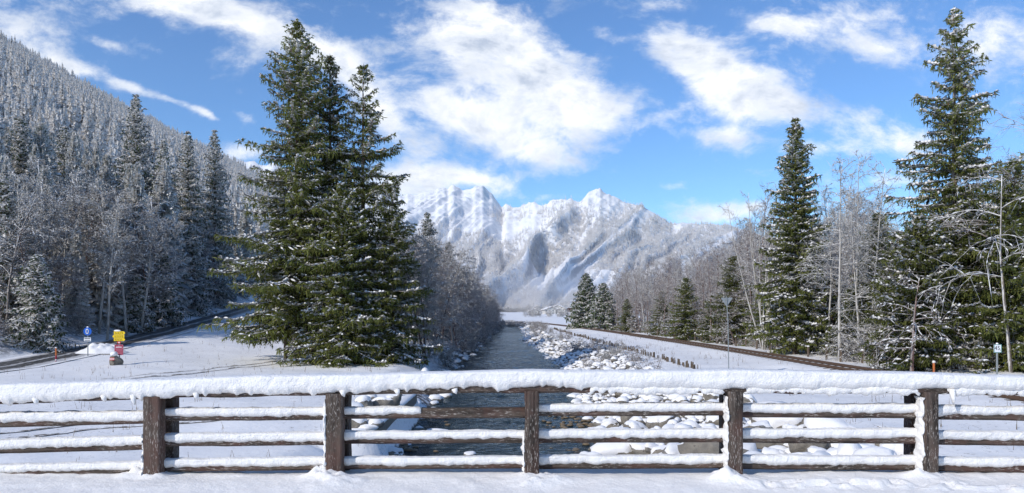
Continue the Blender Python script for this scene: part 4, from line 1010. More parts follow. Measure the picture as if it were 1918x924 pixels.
# three rails in every bay: photo rows of snow top / timber bottom at both ends
sx = sorted(POSTS)
rows_px = [  # for bays from left: (x range index) -> [(top_l, bot_l, top_r, bot_r)] for rails 1..3
    [(778, 808, 774, 803), (832, 858, 828, 852), (878, 902, 872, 895)],
    [(774, 803, 770, 793), (826, 852, 815, 842), (872, 895, 864, 888)],
    [(765, 789, 764, 787), (813, 837, 811, 834), (860, 884, 857, 881)],
    [(764, 785, 761, 783), (809, 832, 807, 830), (857, 880, 855, 878)],
    [(757, 780, 755, 779), (805, 830, 804, 829), (854, 879, 852, 878)],
    [(757, 782, 757, 784), (804, 830, 804, 832), (853, 879, 855, 882)],
    [(761, 786, 764, 790), (808, 833, 811, 838), (857, 883, 860, 887)],
    [(764, 790, 770, 796), (812, 838, 816, 844), (860, 887, 864, 892)]]
for bi in range(len(sx) - 1):
    for ri, (tl, bl, tr_, br) in enumerate(rows_px[bi]):
        x0, x1 = sx[bi] - .02, sx[bi + 1] + .02
        snowy_x1 = x1 - .03
        f_ = lambda p: EYE - (p - HY) / F_PX * 7.12
        ZB = lambda x, a=f_(bl), b_=f_(br), x0=x0, x1=x1: np.interp(x, [x0, x1], [a, b_])
        ZT = lambda x, a=f_(tl + 3), b_=f_(tr_ + 3), x0=x0, x1=x1: np.interp(x, [x0, x1], [a, b_])
        tb = timber('rail', x0, x1, 7.105, 7.23, ZB, ZT, M['wood_rail'], rail, bi * 5 + ri, .004)
        hgt = f_(tl + 3) - f_(bl)
        if bi == 3 and ri == 0: snowy_x1 = (788 - CX) / F_PX * 7.08
        cov = lambda x, hgt=hgt, s=bi * 7 + ri: hgt * .58 + fbm(x / .09, x * 0 + s, 3, 85) * .010
        snow_over(tb, x0 + .05, snowy_x1, 7.105, 7.23, ZT, cov, lambda x: .022 + .004 * fbm(x / .3, x * 0, 2, 86), .030, 100 + bi * 10 + ri, M['snow_rail'], .016, True)
# ------------------------------------------------------------------ boulders of the river banks
def rock_mesh(seed, sub=3):
    import bmesh
    bm = bmesh.new(); bmesh.ops.create_icosphere(bm, subdivisions=sub, radius=.5); r = np.random.default_rng(seed)
    v = np.array([q.co[:] for q in bm.verts]); f = [[q.index for q in p.verts] for p in bm.faces]; bm.free()
    for k in range(9):      # chip flats off it
        d = r.normal(0, 1, 3); d /= np.linalg.norm(d); c = r.uniform(.30, .46); h = v @ d; v = v - np.maximum(0, h - c)[:, None] * d * .85
    n = fbm(v[:, 0] * 4 + seed, v[:, 1] * 4 + v[:, 2] * 3, 3, seed); v = v * (1 + .10 * n[:, None]); v *= [1.15, .9, .72]
    nr = v / np.maximum(np.linalg.norm(v, axis=1, keepdims=True), 1e-6)
    edge = .10 + .16 * fbm(v[:, 0] * 4, v[:, 1] * 4 + seed, 3, seed + 5)
    k = sstep(-.04, .10, v[:, 2] - edge)[:, None]
    s = v * (.93 + .07 * k) + np.array([0, 0, .07]) * k + nr * .025 * k
    s = s + nr * (fbm(v[:, 0] * 7, v[:, 1] * 7, 2, seed + 8)[:, None] * .02 * k)
    return v, s, f
RK = []
for k in range(8):
    v, s, f = rock_mesh(500 + k)
    RK.append((mesh_obj('boulder', v, f, M['rock'], link=False, smooth=False), mesh_obj('snow_cap', s, f, M['snow_cap'], link=False, smooth=True)))
nrock = 0
def boulder(x, y, z, s, label, group=None, cap=True, flat=1., tl=.2, cat='boulder'):
    global nrock
    i = int(rr.integers(0, 8)); a, c = RK[i]
    o = a if a.name not in COL.objects else a.copy(); COL.objects.link(o); o.location = (x, y, z)
    o.scale = (s * rr.uniform(.85, 1.3), s * rr.uniform(.8, 1.1), s * flat * rr.uniform(.8, 1.2)); o.rotation_euler = (rr.normal(0, tl), rr.normal(0, tl), rr.uniform(0, 6.28))
    if cap:
        d = c if c.name not in COL.objects else c.copy(); COL.objects.link(d); d.parent = o
    nrock += 1; return tag(o, label, cat, group)
cands = []
def gpx(px, py, depth=0):
    """where the ray through a photo pixel meets the ground"""
    lo, hi = 8., 400.
    for D_ in np.concatenate([np.arange(12, 60, .15), np.arange(60, 400, 1)]):
        if zt(py, D_) <= gz(at(px, D_), D_): return at(px, D_), D_
    return at(px, 300), 300
def near_boulder(px, py, wpx, label, cap=True, sink=.25, z=None, flat=1.):
    x, y = gpx(px, py); s = wpx / F_PX * y / 1.15
    return boulder(x, y, (gz(x, y) if z is None else z) + s * (.36 - sink), s, label, None, cap, flat, .08)
near_boulder(880, 893, 34, 'flat brown boulder with a sliver of snow lying in the shallows', True, .22, WATER_Z + .05, .5)
near_boulder(1100, 893, 38, 'round snow-capped boulder at the water edge beside the middle post', True, .15, WATER_Z + .1)
near_boulder(1240, 888, 52, 'large snow-capped boulder seen under the lowest rail', True, .1)
near_boulder(1287, 890, 34, 'snow-covered boulder next to the large capped one under the lowest rail', True, .1)
near_boulder(1150, 838, 20, 'small snow-capped stone standing in the stream near the far bank', True, .1, WATER_Z + .05)
near_boulder(1073, 785, 22, 'pale snowy stone at the water line behind the middle rail', True, .1, WATER_Z + .05)
near_boulder(1050, 738, 14, 'lone snow-capped stone in the water near the far bank', True, .1, WATER_Z + .05)
near_boulder(820, 835, 36, 'long flat stone under a strip of snow in the stream', True, .2, WATER_Z + .02, .4)
near_boulder(792, 792, 24, 'white-capped boulder off the corner of the bank wall', True, .05)
near_boulder(1075, 832, 14, 'small orange-brown stone in the shallows', False, .1, WATER_Z + .05, .7)
near_boulder(1325, 835, 56, 'broad brown boulder partly bare of snow on the bank', True, .1)
near_boulder(1425, 895, 60, 'bare brown boulder under the lowest rail by the right-hand bay', False, .1)
near_boulder(1500, 895, 70, 'long reddish boulder with snow on its back', True, .1)
near_boulder(1590, 892, 50, 'grey boulder wedged between snow-covered ones', False, .1)
near_boulder(1490, 842, 40, 'dark rock breaking through the snowy slope', True, .15)
near_boulder(1650, 803, 22, 'brown stone showing through the snow of the slope', False, .3, None, .5)
grp = 'boulders of the riverbank riprap'
LBL = 'grey-brown boulder with a snow cap in the riprap along the river'
tot = []
for q in range(12000):
    y = 17 + 200 * rr.random() ** 2.1; xr = float(river_r(np.array([y]))[0]); wdt = np.interp(y, [17, 30, 40, 60, 120, 220], [8.0, 6.0, 4.6, 5.0, 3.6, 2.4]); x = xr - .5 + wdt * rr.random() ** .85
    s = (.24 + .75 * rr.random() ** 1.8) * np.interp(y, [17, 22, 26, 40, 100, 220], [1.5, 1.3, 1.0, .70, .62, .8]) * (1 if rr.random() < .85 else 1.6)
    tot.append((x, y, s))
# keep them apart
sel = []
for (x, y, s) in tot:
    if all((x - a) ** 2 + (y - b_) ** 2 > (.36 * (s + c)) ** 2 for (a, b_, c) in sel[-2200:]): sel.append((x, y, s))
for q in range(190):     # left edge
    y = 24 + 150 * rr.random() ** 1.6; x = float(river_l(np.array([y]))[0]) - rr.uniform(-.5, 1.4); sel.append((x, y, rr.uniform(.35, .9)))
vis = [(s / y, x, y, s) for (x, y, s) in sel if abs(CX + F_PX * x / y - 959) < 1000]
vis.sort(reverse=True); print('rocks', len(vis))
for (k_, x, y, s) in vis[:285]:
    boulder(x, y, gz(x, y) + s * .18, s, LBL if x > 0 else 'snow-capped boulder along the left edge of the river', grp if x > 0 else 'boulders of the left river edge', rr.random() < .90)
V, Fc, Mi, base = [], [], [], 0
low = [rock_mesh(540 + k, 2) for k in range(4)]
for q, (k_, x, y, s) in enumerate(vis[285:]):
    v, sn, f = low[q % 4]; a = rr.uniform(0, 6.28); ca, sa = math.cos(a), math.sin(a); Rm = np.array([[ca, -sa, 0], [sa, ca, 0], [0, 0, 1]])
    sc = s * np.array([rr.uniform(.9, 1.3), rr.uniform(.8, 1.1), rr.uniform(.8, 1.2)])
    for j, A in enumerate((v, sn)):
        V.append((A * sc) @ Rm.T + [x, y, gz(x, y) + s * .12]); Fc.append(np.array(f) + base); base += len(A); Mi.append(np.full(len(f), j))
tag(mesh_obj('riprap_stones', np.concatenate(V), np.concatenate(Fc), [M['rock'], M['snow_cap']], mi=np.concatenate(Mi)), 'snowy heaped stones lining the river farther down the valley', kind='stuff')

# pebbles in the shallows
b = []
V, Fc, base = [], [], 0
for q in range(420):
    y = 19 + 16 * rr.random(); xl_, xr_ = float(river_l(np.array([y]))[0]), float(river_r(np.array([y]))[0]); x = xr_ - abs(rr.normal(0, 1.1)) if rr.random() < .75 else xl_ + abs(rr.normal(0, .7))
    v, sn, f = low[q % 4]; s = rr.uniform(.08, .3); V.append(v * s * [1.2, 1, .7] + [x, y, WATER_Z + rr.uniform(-.08, .04)]); Fc.append(np.array(f) + base); base += len(v)
M['pebble'] = plain('pebble', (.17, .125, .075), .35, 0, .6, 1.5)
tag(mesh_obj('shallows_pebbles', np.concatenate(V), np.concatenate(Fc), M['pebble']), 'wet brown pebbles in the shallows of the stream', kind='stuff')

# bank wall at the near left edge of the stream
M['old_concrete'] = plain('old_concrete', (.22, .20, .17), .9, 0, .35, 2)
wall = empty('bank_wall', (-4.6, 29, 0), 'low grey retaining wall under snow at the left edge of the stream', 'retaining wall')
MB().box((0, 0, -3.0), (.34, 10.2, 1.5)).build('wall_face', M['old_concrete'], wall)
gv = np.zeros((60, 14, 3))
for i in range(60):
    for q in range(14):
        a = 2 * math.pi * q / 14; gv[i, q] = (-.12 + .36 * math.cos(a), -5.2 + 10.4 * i / 59, -2.22 + .10 * math.sin(a))
lumpy('snow_cap', gv, .03, .01, wall, M['snow_cap'], 140)

# ------------------------------------------------------------------ railway
M['rail_steel'] = plain('rail_steel', (.12, .075, .05), .6, .2, .35, 5)
M['sleeper'] = plain('sleeper', (.10, .075, .055), .9, 0, .4, 6)
tk = empty('railway_track', (20, 40, FLAT), 'narrow rusty railway track half buried in snow', 'railway track')
ys = np.concatenate([np.arange(12, 100, 1.), np.arange(100, 330, 3.)]); xs = rail_x(ys); dxs = np.gradient(xs, ys)
for sg in (-1, 1):
    b = MB(); g = .70; zz = ground_z(xs, ys, False) + .11
    pts = [(x - 20 + sg * g / math.sqrt(1 + d * d), y - 40 - sg * g * d, z - FLAT) for x, y, z, d in zip(xs, ys, zz, dxs)]
    n0 = 0
    for (x, y, z) in pts: b.v += [(x - .055, y, z - .11), (x - .045, y, z + .07), (x + .045, y, z + .07), (x + .055, y, z - .11)]
    for i in range(len(pts) - 1):
        for k in range(3): b.f.append([i * 4 + k, i * 4 + k + 1, i * 4 + 5 + k, i * 4 + 4 + k]); b.m.append(0)
    b.build('rail', M['rail_steel'], tk)
q = 0
yy = 14.
while yy < 105:
    x = float(rail_x(np.array([yy]))[0]); z = float(ground_z(np.array([x]), np.array([yy]), False)[0])
    if q < 96: MB().box((x - 20, yy - 40, z - FLAT - .035), (2.3, .24, .10)).build('sleeper', M['sleeper'], tk)
    q += 1; yy += .95
# bare ballast showing beside each rail
M['ballast'] = plain('ballast', (.13, .10, .08), .9, 0, .6, 3)
for sg in (-1, 1): strip('rail_ballast', np.arange(12, 200, 1.), lambda y, sg=sg: rail_x(y) + sg * .70, lambda x, y: ground_z(x, y, False), .11, .03, M['ballast'], 2)

# ------------------------------------------------------------------ posts and signs
M['grey_metal'] = plain('grey_metal', (.26, .28, .28), .5, .3, .08, 5)
M['sign_back'] = plain('sign_back', (.27, .29, .30), .6, .2, .08, 5)
M['white_paint'] = plain('white_paint', (.78, .79, .80), .5); M['black_paint'] = plain('black_paint', (.02, .02, .022), .5)
M['blue_paint'] = plain('blue_paint', (.02, .12, .52), .4); M['yellow_paint'] = plain('yellow_paint', (.85, .58, .02), .45, 0, .06, 9)
M['maroon_paint'] = plain('maroon_paint', (.30, .028, .055), .45); M['pink_paint'] = plain('pink_paint', (.55, .22, .28), .5)
M['red_paint'] = plain('red_paint', (.62, .04, .03), .45); M['orange_paint'] = plain('orange_paint', (.48, .15, .05), .5, 0, .15, 12)
M['stake'] = plain('stake', (.13, .10, .075), .9, 0, .35, 10); M['green_paint'] = plain('green_paint', (.09, .26, .22), .5)
def letters(txt, x, y, z, size, m, parent, name='lettering', ext=.002):
    cu = bpy.data.curves.new(name, 'FONT'); cu.body = txt; cu.size = size; cu.align_x = 'CENTER'; cu.align_y = 'CENTER'; cu.extrude = ext
    t_ = bpy.data.objects.new(name + '_curve', cu); me = bpy.data.meshes.new_from_object(t_); bpy.data.objects.remove(t_)
    o = bpy.data.objects.new(name, me); me.materials.append(m); COL.objects.link(o); o.location = (x, y, z); o.rotation_euler = (R_(90), 0, 0); o.parent = parent; return o
def snow_blob(name, parent, c, r, seed=1, m='snow_cap'):
    v, f = [], []; n, k = 8, 14
    for i in range(n + 1):
        a = math.pi * i / n
        for j in range(k):
            b_ = 2 * math.pi * j / k; d = 1 + .14 * float(fbm(np.array([j * .7]), np.array([i * .7 + seed]), 2, seed)[0]); v.append((c[0] + r[0] * math.sin(a) * math.cos(b_) * d, c[1] + r[1] * math.sin(a) * math.sin(b_) * d, c[2] + r[2] * math.cos(a) * d))
    for i in range(n):
        for j in range(k): f.append([i * k + j, (i + 1) * k + j, (i + 1) * k + (j + 1) % k, i * k + (j + 1) % k])
    return mesh_obj(name, v, f, M[m], parent, smooth=True)
# blue round sign
Dd = 53.; x = at(164, Dd); z = gz(x, Dd); u = Dd / F_PX
s1 = empty('road_sign', (x, Dd, z), 'round blue sign with a white oval above a small white plate', 'road sign')
top = zt(613, Dd) - z
MB().tube([(0, .04, -.3), (0, .04, top)], .035, 10).build('pole', M['grey_metal'], s1)
cz = zt(621, Dd) - z
dsc = MB().disc((0, -.02, cz), 7.6 * u, .03).build('disc', M['blue_paint'], s1)
rn = MB(); rn.tube([(math.cos(a) * 2.3 * u, -.035, cz + math.sin(a) * 4.2 * u) for a in np.linspace(0, 2 * math.pi, 25)], .9 * u, 6, cap=False); rn.build('white_oval', M['white_paint'], dsc, True)
MB().box((0, -.01, zt(636, Dd) - z), (13 * u, .02, 7 * u)).build('plate', M['white_paint'], s1).name = 'plate'
lt = MB(); lt.box((0, -.026, zt(634.4, Dd) - z), (11 * u, .006, 1.2 * u)); lt.box((0, -.026, zt(637.8, Dd) - z), (10 * u, .006, 1.0 * u)); lt.build('plate_text', M['black_paint'], s1)
snow_blob('snow_cap', s1, (0, .02, cz + 8 * u), (.09, .05, .05))
# yellow hiking signpost with maroon board on a painted stone
Dd = 49.; x = at(223, Dd); z = gz(x, Dd); u = Dd / F_PX
s2 = empty('hiking_signpost', (x, Dd, z), 'yellow hiking signs above a maroon board on a grey pole', 'signpost')
Z = lambda p: zt(p, Dd) - z
MB().tube([(0, .05, -.3), (0, .05, Z(619))], .04, 10).build('pole', M['grey_metal'], s2)
for (a, b_, w, arrow) in ((621, 627, 19, 1), (627.6, 633, 20, -1), (633.6, 639, 19, 1)):
    h2 = w / 2 * u; ar = 2.2 * u; pts = [(-h2, Z(b_)), (h2, Z(b_)), (h2 + (ar if arrow > 0 else 0), (Z(a) + Z(b_)) / 2), (h2, Z(a)), (-h2, Z(a)), (-h2 - (ar if arrow < 0 else 0), (Z(a) + Z(b_)) / 2)]
    ab = MB().poly_y(pts, -.02, 0).build('arrow_board', M['yellow_paint'], s2)
    tx = MB()
    for q in range(2):
        xx = -h2 + .06
        zz_ = Z(a) + (Z(b_) - Z(a)) * (.33 + .36 * q)
        while xx < h2 - .14:
            w_ = rr.uniform(.04, .12); tx.box((xx + w_ / 2, -.024, zz_), (w_, .006, .028)); xx += w_ + rr.uniform(.025, .05)
    tx.build('text_line', M['black_paint'], ab)
rb = MB().box((0, -.01, Z(641.8)), (6 * u, .02, 3.4 * u)).build('trail_mark', M['red_paint'], s2); MB().box((.3 * u, -.024, Z(641.8)), (2.2 * u, .006, 2.2 * u)).build('white_field', M['white_paint'], rb)
mb_ = MB().box((0, -.02, Z(655.5)), (16.5 * u, .025, 19 * u)).build('maroon_board', M['maroon_paint'], s2)
fr = MB(); hw, zt_, zb_ = 8.2 * u, Z(646.2), Z(664.8)
fr.box((0, -.038, zt_), (2 * hw, .01, .03)); fr.box((0, -.038, zb_), (2 * hw, .01, .03)); fr.box((0, -.038, Z(652.4)), (2 * hw - .03, .01, .03)); fr.box((-hw + .015, -.038, (zt_ + zb_) / 2), (.025, .008, zt_ - zb_ - .03)); fr.box((hw - .015, -.038, (zt_ + zb_) / 2), (.025, .008, zt_ - zb_ - .03)); fr.build('frame', M['pink_paint'], mb_)
MB().box((0, -.037, Z(650.4)), (11 * u, .008, 1.3 * u)).build('title_line', M['white_paint'], mb_)
em = MB(); em.poly_y([(-.07, Z(649)), (.07, Z(649)), (0, Z(647.2))], -.04, -.034); em.build('emblem', M['pink_paint'], mb_)
tx = MB()
for q in range(4): tx.box((0, -.037, Z(655.2 + q * 2.3)), (12.5 * u, .006, .9 * u))
tx.build('text_block', M['pink_paint'], mb_)
snow_blob('snow_cap', s2, (-.1, -.01, Z(619.6)), (.24, .06, .06), 3)
stn = boulder(x - .02, Dd - .35, z + .25, 1.0, 'pointed brown stone with a red and white trail mark below the hiking signs', None, False, 1.25, .05)
stn.rotation_euler = (0, 0, .4); stn.scale = (.78, .8, 1.35)
mk = MB(); mk.box((.08, -.5, .10), (.30, .04, .05), 0); mk.box((.08, -.5, .155), (.30, .04, .05), 1); mk.box((.08, -.5, .21), (.30, .04, .05), 0)
mko = mk.build('trail_mark', [M['red_paint'], M['white_paint']], None); mko.parent = stn; mko.rotation_euler = (0, 0, -.4); mko.scale = (1 / .78, 1 / .8, 1 / 1.35)
mko.location = (-.08, .05, .02)
sb = snow_blob('snow_cap', None, (0, 0, 0), (.26, .30, .14), 5); sb.parent = stn; sb.location = (-.14, .0, .36); sb.scale = (1.2, 1.2, .9)
# red and orange snow pole
Dd = 50.; x = at(105, Dd); z = gz(x, Dd); sp = empty('snow_pole', (x, Dd, z), 'slim red snow pole with an orange top at the edge of the road', 'snow pole')
Z = lambda p: zt(p, Dd) - z
MB().tube([(0, 0, -.2), (0, 0, Z(666))], .055, 8).build('lower_pole', M['maroon_paint'], sp); MB().tube([(0, 0, Z(666)), (0, 0, Z(652))], .06, 8).build('orange_sleeve', M['orange_paint'], sp)
MB().tube([(0, 0, Z(675.5)), (0, 0, Z(673.5))], .062, 8).build('reflector', M['white_paint'], sp); snow_blob('snow_cap', sp, (0, 0, Z(651.5)), (.08, .08, .05))
# triangular sign seen from behind
Dd = 42.; x = at(1363, Dd); z = gz(x, Dd); s3 = empty('triangle_sign', (x, Dd, z), 'downward triangle sign seen from its grey back on a tall thin pole', 'road sign'); u = Dd / F_PX
Z = lambda p: zt(p, Dd) - z
MB().tube([(.06, -.04, -.3), (0, -.04, Z(600)), (-.09, -.04, Z(556))], .028, 10).build('pole', M['grey_metal'], s3)
MB().poly_y([(-13 * u, Z(558)), (9.5 * u, Z(558)), (-2 * u, Z(575))], 0, .02).build('plate', M['sign_back'], s3)
MB().box((-2.2 * u, -.006, Z(561.5)), (8 * u, .012, .05)).build('bracket', M['grey_metal'], s3)
# kilometre sign of the railway
Dd = 40.; x = at(1868, Dd); z = gz(x, Dd); s4 = empty('number_sign', (x, Dd, z), 'small white railway sign with the black number 45 on a pole', 'number sign'); u = Dd / F_PX
Z = lambda p: zt(p, Dd) - z
MB().tube([(0, .03, -.3), (0, .03, Z(645))], .05, 10).build('pole', M['green_paint'], s4).data.materials[0] = M['grey_metal']
pl = MB().box((.2 * u, -.02, Z(653)), (14 * u, .03, 15.5 * u)).build('plate', M['white_paint'], s4)
e = MB(); e.box((-6.4 * u, -.038, Z(653)), (.025, .01, 15.5 * u)); e.box((6.8 * u, -.038, Z(653)), (.025, .01, 15.5 * u)); e.box((.2 * u, -.038, Z(645.8)), (13 * u, .009, .025)); e.box((.2 * u, -.038, Z(660.2)), (13 * u, .009, .025)); e.build('plate_border', M['green_paint'], pl)
t4 = letters('45', -.9 * u, -.04, Z(652.6), .31, M['black_paint'], pl); t4.data.materials[0] = M['black_paint']
letters('1', 4.9 * u, -.04, Z(656.2), .14, M['black_paint'], pl)
snow_blob('snow_cap', s4, (0, .02, Z(644.2)), (.07, .05, .06))
# orange-red marker post between the handrail and the wood
Dd = 44.; x = at(1749, Dd); z = gz(x, Dd); s5 = empty('marker_post', (x, Dd, z), 'short orange-red marker post with snow on top by the green spruces', 'marker post')
MB().tube([(0, 0, -.2), (0, 0, zt(679, Dd) - z)], .065, 8).build('post_body', M['orange_paint'], s5); snow_blob('snow_cap', s5, (0, 0, zt(678, Dd) - z), (.11, .11, .09))
# white post
Dd = 52.; x = at(1661, Dd); z = gz(x, Dd); s6 = empty('kilometre_post', (x, Dd, z), 'short white post with a domed cap before the green spruces', 'marker post')
MB().tube([(0, 0, -.2), (0, 0, zt(666, Dd) - z)], .10, 8).build('post_body', M['white_paint'], s6); snow_blob('snow_cap', s6, (0, 0, zt(664.5, Dd) - z), (.13, .13, .08))
# fence posts between railway and wood
fp0 = None
for q in range(46):
    y = 46 + q * 2.9; x = float(rail_x(np.array([y]))[0]) + 4.6 + rr.normal(0, .12); z = gz(x, y)
    if fp0 is None:
        fp0 = empty('fence_post', (0, 0, 0)); k1 = MB().box((0, 0, .45), (.13, .13, 1.3)).build('stake', M['stake'], fp0); k2 = snow_blob('snow_cap', fp0, (0, 0, 1.12), (.11, .11, .09)); c = fp0
    else: c = copy_tree(fp0, [k1, k2], (0, 0, 0))
    c.location = (x, y, z); c.rotation_euler = (rr.normal(0, .05), rr.normal(0, .05), rr.uniform(0, 3)); c.scale = (1, 1, rr.uniform(.75, 1.05))
    tag(c, 'short snow-topped wooden stake in the row between railway and wood', 'fence post', 'stakes beside the railway')
# row of little stakes along the top of the river bank
tuft = []
for k in range(4):
    b = MB()
    for j in range(int(rr.integers(2, 5))): h_ = rr.uniform(.22, .42); b.box((rr.normal(0, .10), rr.normal(0, .05), h_ / 2 - .03), (rr.uniform(.05, .12), .06, h_), rz=rr.uniform(0, 1), taper=.8)
    tuft.append(mesh_obj('bank_stake', b.v, b.f, M['stake'], link=False))
cyrs = [(1290, 690), (1200, 665), (1120, 641), (1060, 624), (1035, 616)]
Pw = [(at(px, 3.8 * F_PX / (py - HY)), 3.8 * F_PX / (py - HY)) for px, py in cyrs]
yq = 46.5; q = 0
while yq < 150:
    x = float(np.interp(yq, [p[1] for p in Pw], [p[0] for p in Pw])) + rr.normal(0, .08)
    t_ = tuft[q % 4]; o = t_ if t_.name not in COL.objects else t_.copy(); COL.objects.link(o); o.location = (x, yq, gz(x, yq) + .02); o.rotation_euler = (0, 0, rr.uniform(0, 6.28)); s = rr.uniform(.75, 1.25); o.scale = (s, s, s)
    tag(o, 'stubby dark stake in the curved row along the bank top', 'stake', 'stakes along the river bank'); q += 1; yq += rr.uniform(.55, 1.15)
# dry stalks poking out of the meadow and scrub
V, Fc, base = [], [], 0
for q in range(900):
    if rr.random() < .55: y = rr.uniform(18, 85); x = rr.uniform(-32, -6)
    else: y = rr.uniform(18, 110); x = rr.uniform(6, 19)
    z = gz(x, y)
    if z < -2.9: continue
    for j in range(int(rr.integers(1, 4))):
        h_ = rr.uniform(.10, .42); a, l_ = rr.uniform(0, 6.28), rr.uniform(0, .35); p = np.array([x + rr.normal(0, .06), y + rr.normal(0, .06), z - .03]); t_ = p + [math.cos(a) * l_ * h_, math.sin(a) * l_ * h_, h_]; w = .008
        V.append(np.array([p + [-w, 0, 0], p + [w, 0, 0], t_ + [w * .4, 0, 0], t_ + [-w * .4, 0, 0]])); Fc.append(np.arange(4)[None] + base); base += 4
M['stalk'] = plain('stalk', (.16, .12, .075), .9, 0, .3, 3)
tag(mesh_obj('dry_stalks', np.concatenate(V), np.concatenate(Fc), M['stalk']), 'thin dry stalks poking through the snow of the meadows', kind='stuff')
# ploughed heap of snow behind the blue sign
v, f, n = [], [], 26
for i in range(n):
    for j in range(n):
        a, b_ = (i / (n - 1) - .5) * 2, (j / (n - 1) - .5) * 2; rr2 = min(1, math.hypot(a, b_)); v.append((a * 1.9, b_ * 1.3, max(0, 1 - rr2 ** 2) * .62 * (1 + .9 * float(fbm(np.array([a * 2.6]), np.array([b_ * 2.2]), 4, 92)[0])) - .1))
for i in range(n - 1):
    for j in range(n - 1): f.append([i * n + j, (i + 1) * n + j, (i + 1) * n + j + 1, i * n + j + 1])
hp_ = mesh_obj('snow_heap', v, f, M['snow_cap'], smooth=True); x, y = at(190, 55.5), 55.5; hp_.location = (x, y, gz(x, y) + .08); tag(hp_, 'rough heap of cleared snow between the blue sign and the yellow signs', 'snow heap')

# old tyre ruts across the meadow
def rut_mat():
    m, t, b, o = mat('slush_rut'); c = coords(t); n = t.noise(c, 2.4, 5, .75)
    t.link(t.mix(t.mapr(n, .42, .58), SNOW, (.20, .17, .14)), b.inputs['Base Color']); b.inputs['Roughness'].default_value = .8; bump(t, b, n, .6, .05); return m
M['rut'] = rut_mat()
vs, fs = [], []
for line in ([(200, 712), (330, 700), (430, 689), (500, 682), (545, 677), (600, 672)], [(-60, 826), (60, 812), (160, 801), (300, 789), (420, 782)]):
    P = [gpx(*p) for p in line]; t_ = np.linspace(0, len(P) - 1, 120); xs_ = np.interp(t_, range(len(P)), [p[0] for p in P]); ys_ = np.interp(t_, range(len(P)), [p[1] for p in P])
    for off in (-.65, .65):
        n0 = len(vs); tx_, ty_ = np.gradient(xs_), np.gradient(ys_); l_ = np.hypot(tx_, ty_)
        for i in range(120):
            w_ = .10 + .05 * float(vnoise(np.array([i * .4]), np.array([off]), 4)[0])
            for e_ in (-w_, w_):
                x = xs_[i] - ty_[i] / l_[i] * (off + e_); y = ys_[i] + tx_[i] / l_[i] * (off + e_); vs.append((x, y, gz(x, y) + .03))
        for i in range(119): fs.append([n0 + 2 * i, n0 + 2 * i + 1, n0 + 2 * i + 3, n0 + 2 * i + 2])
tag(mesh_obj('tyre_ruts', vs, fs, M['rut']), kind='structure')

# ------------------------------------------------------------------ houses
M['wall_white'] = plain('wall_white', (.62, .61, .58), .9, 0, .05, 1); M['dark_timber'] = plain('dark_timber', (.085, .045, .035), .8, 0, .35, 2)
M['window_glass'] = plain('window_glass', (.03, .04, .05), .15); M['tan_wall'] = plain('tan_wall', (.30, .23, .14), .9, 0, .2, 1)
def house(name, x, y, z, w, d, h, rh, rz, label, group=None, wall='wall_white', upper=None, balcony=False, nwin=4):
    r = empty(name, (x, y, z), label, 'house', group, rz)
    wl_ = MB(); wl_.box((0, 0, h / 2 - .5), (w, d, h + 1)); wl_.poly_y([(-w / 2, h), (w / 2, h), (0, h + rh)], -d / 2, d / 2); wl_.build('wall', M[wall], r)
    if upper: MB().box((0, 0, h * .72), (w + .12, d + .12, h * .5)).build('timber_storey', M[upper], r)
    ov = 1.1; t_ = .28
    for nm, dz, m_, th in (('roof', 0, 'dark_timber', .22), ('roof_snow', .24, 'snow_cap', .45)):
        rf = MB(); e = w / 2 + ov; sl = rh / (w / 2); z0 = h - ov * sl + dz
        rf.poly_y([(-e, z0), (0, h + rh + dz), (e, z0), (e, z0 + th), (0, h + rh + dz + th), (-e, z0 + th)], -d / 2 - ov, d / 2 + ov); o = rf.build(nm, M[m_], r)
    for fl in (0, 1):
        for k in range(nwin):
            xx = -w / 2 + w * (k + .5) / nwin; zz = h * (.22 + .48 * fl)
            wi = MB().box((xx, -d / 2 - .08, zz), (1.1, .06, 1.2)).build('window', M['window_glass'], r)
    MB().box((w * .2, d * .1, h + rh * .9), (.8, .8, 1.8)).build('chimney', M[wall], r)
    if balcony:
        MB().box((0, -d / 2 - .9, h * .50), (w + .6, 1.5, .2)).build('balcony_floor', M['dark_timber'], r); MB().box((0, -d / 2 - 1.6, h * .50 + .55), (w + .6, .1, .9)).build('balcony_rail', M['dark_timber'], r)
    return r
cy = 232.; cz_ = zt(262, cy)
house('hillside_chalet', at(103, cy), cy, cz_, 8, 7, 4.4, .9, R_(28), 'dark timber chalet over white walls half hidden high in the left forest', None, 'wall_white', 'dark_timber', True, 3)
b = MB().box((0, 0, -6), (9, 8, 12)); o = b.build('foundation', M['tan_wall']); o.parent = [q for q in S.objects if q.name == 'hillside_chalet'][0]
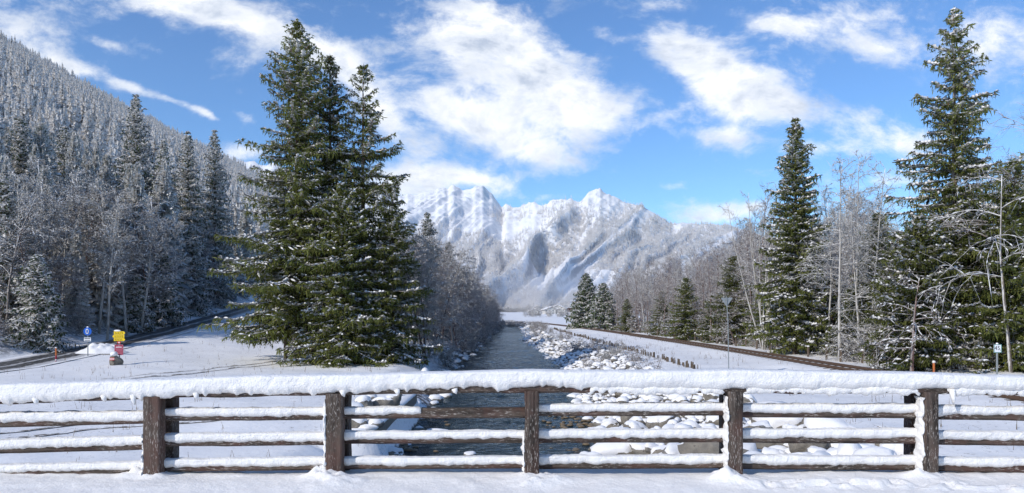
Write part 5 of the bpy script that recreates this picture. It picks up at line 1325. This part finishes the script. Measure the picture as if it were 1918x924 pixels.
for (px, py, Dd, w, d, h, rh, a, lab) in ((1030, 588, 760, 14, 12, 4.5, 2.6, 12, 'farmhouse with a long white roof in the valley, left of the gabled one'), (1046, 589, 800, 16, 13, 5.5, 3.4, -10, 'gabled farmhouse in the middle of the valley fields'), (1000, 594, 620, 9, 8, 3, 2, 5, 'small hut by itself nearest the river in the valley'),
                                          (1043, 582, 1250, 22, 12, 4, 2.4, 0, 'dark barn under the far wood edge, above the farmhouses'), (1064, 583, 1200, 34, 12, 5, 2.4, 4, 'long barn under the far wood, next to the snowy spruces')):
    x = at(px, Dd); house('farmhouse', x, Dd, gz(x, Dd), w, d, h, rh, R_(a), lab, None, 'dark_timber' if 'barn' in lab else 'wall_white')
HAZE = 0.000016
# ------------------------------------------------------------------ air and mist
def vol_mat(name, col, dens, aniso=.2):
    m = bpy.data.materials.new(name); m.use_nodes = True; t = NT(m.node_tree)
    for n in list(t.n): t.n.remove(n)
    o = t.new('ShaderNodeOutputMaterial'); v = t.new('ShaderNodeVolumePrincipled'); v.inputs['Color'].default_value = (*col, 1); v.inputs['Density'].default_value = dens; v.inputs['Anisotropy'].default_value = aniso
    t.link(v.outputs[0], o.inputs['Volume']); return m
if HAZE:
    hz_o = MB().box((500, 3000, 1100), (13000, 7600, 2500)).build('haze', vol_mat('haze_air', (.86, .92, 1.), HAZE, 0)); tag(hz_o, 'pale blue haze in the valley air', kind='stuff')

def puffs(name, blobs, dens, label):
    v, f = [], []
    for (cx_, cy_, cz_, rx, ry, rz) in blobs:
        n0 = len(v); n, k = 14, 24
        for i in range(n + 1):
            a = math.pi * i / n
            for j in range(k):
                b_ = 2 * math.pi * j / k; ux, uy, uz = math.sin(a) * math.cos(b_), math.sin(a) * math.sin(b_), math.cos(a)
                d = 1 + .35 * float(fbm(np.array([ux * 1.7 + cx_]), np.array([uz * 1.7 + uy + cy_]), 3, 7)[0]); v.append((cx_ + rx * ux * d, cy_ + ry * uy * d, cz_ + rz * uz * d))
        for i in range(n):
            for j in range(k): f.append([n0 + i * k + j, n0 + (i + 1) * k + j, n0 + (i + 1) * k + (j + 1) % k, n0 + i * k + (j + 1) % k])
    return tag(mesh_obj(name, v, f, vol_mat(name, (.95, .96, .98), dens, .3)), label, kind='stuff')
puffs('mist_bank', [(at(990, 1750), 1750, zt(545, 1750), 170, 180, 34), (at(890, 1800), 1800, zt(535, 1800), 150, 160, 36), (at(1085, 1850), 1850, zt(548, 1850), 140, 140, 26), (at(1040, 2100), 2100, zt(528, 2100), 130, 110, 28)], .0011, 'thin white mist lying along the foot of the far mountain')
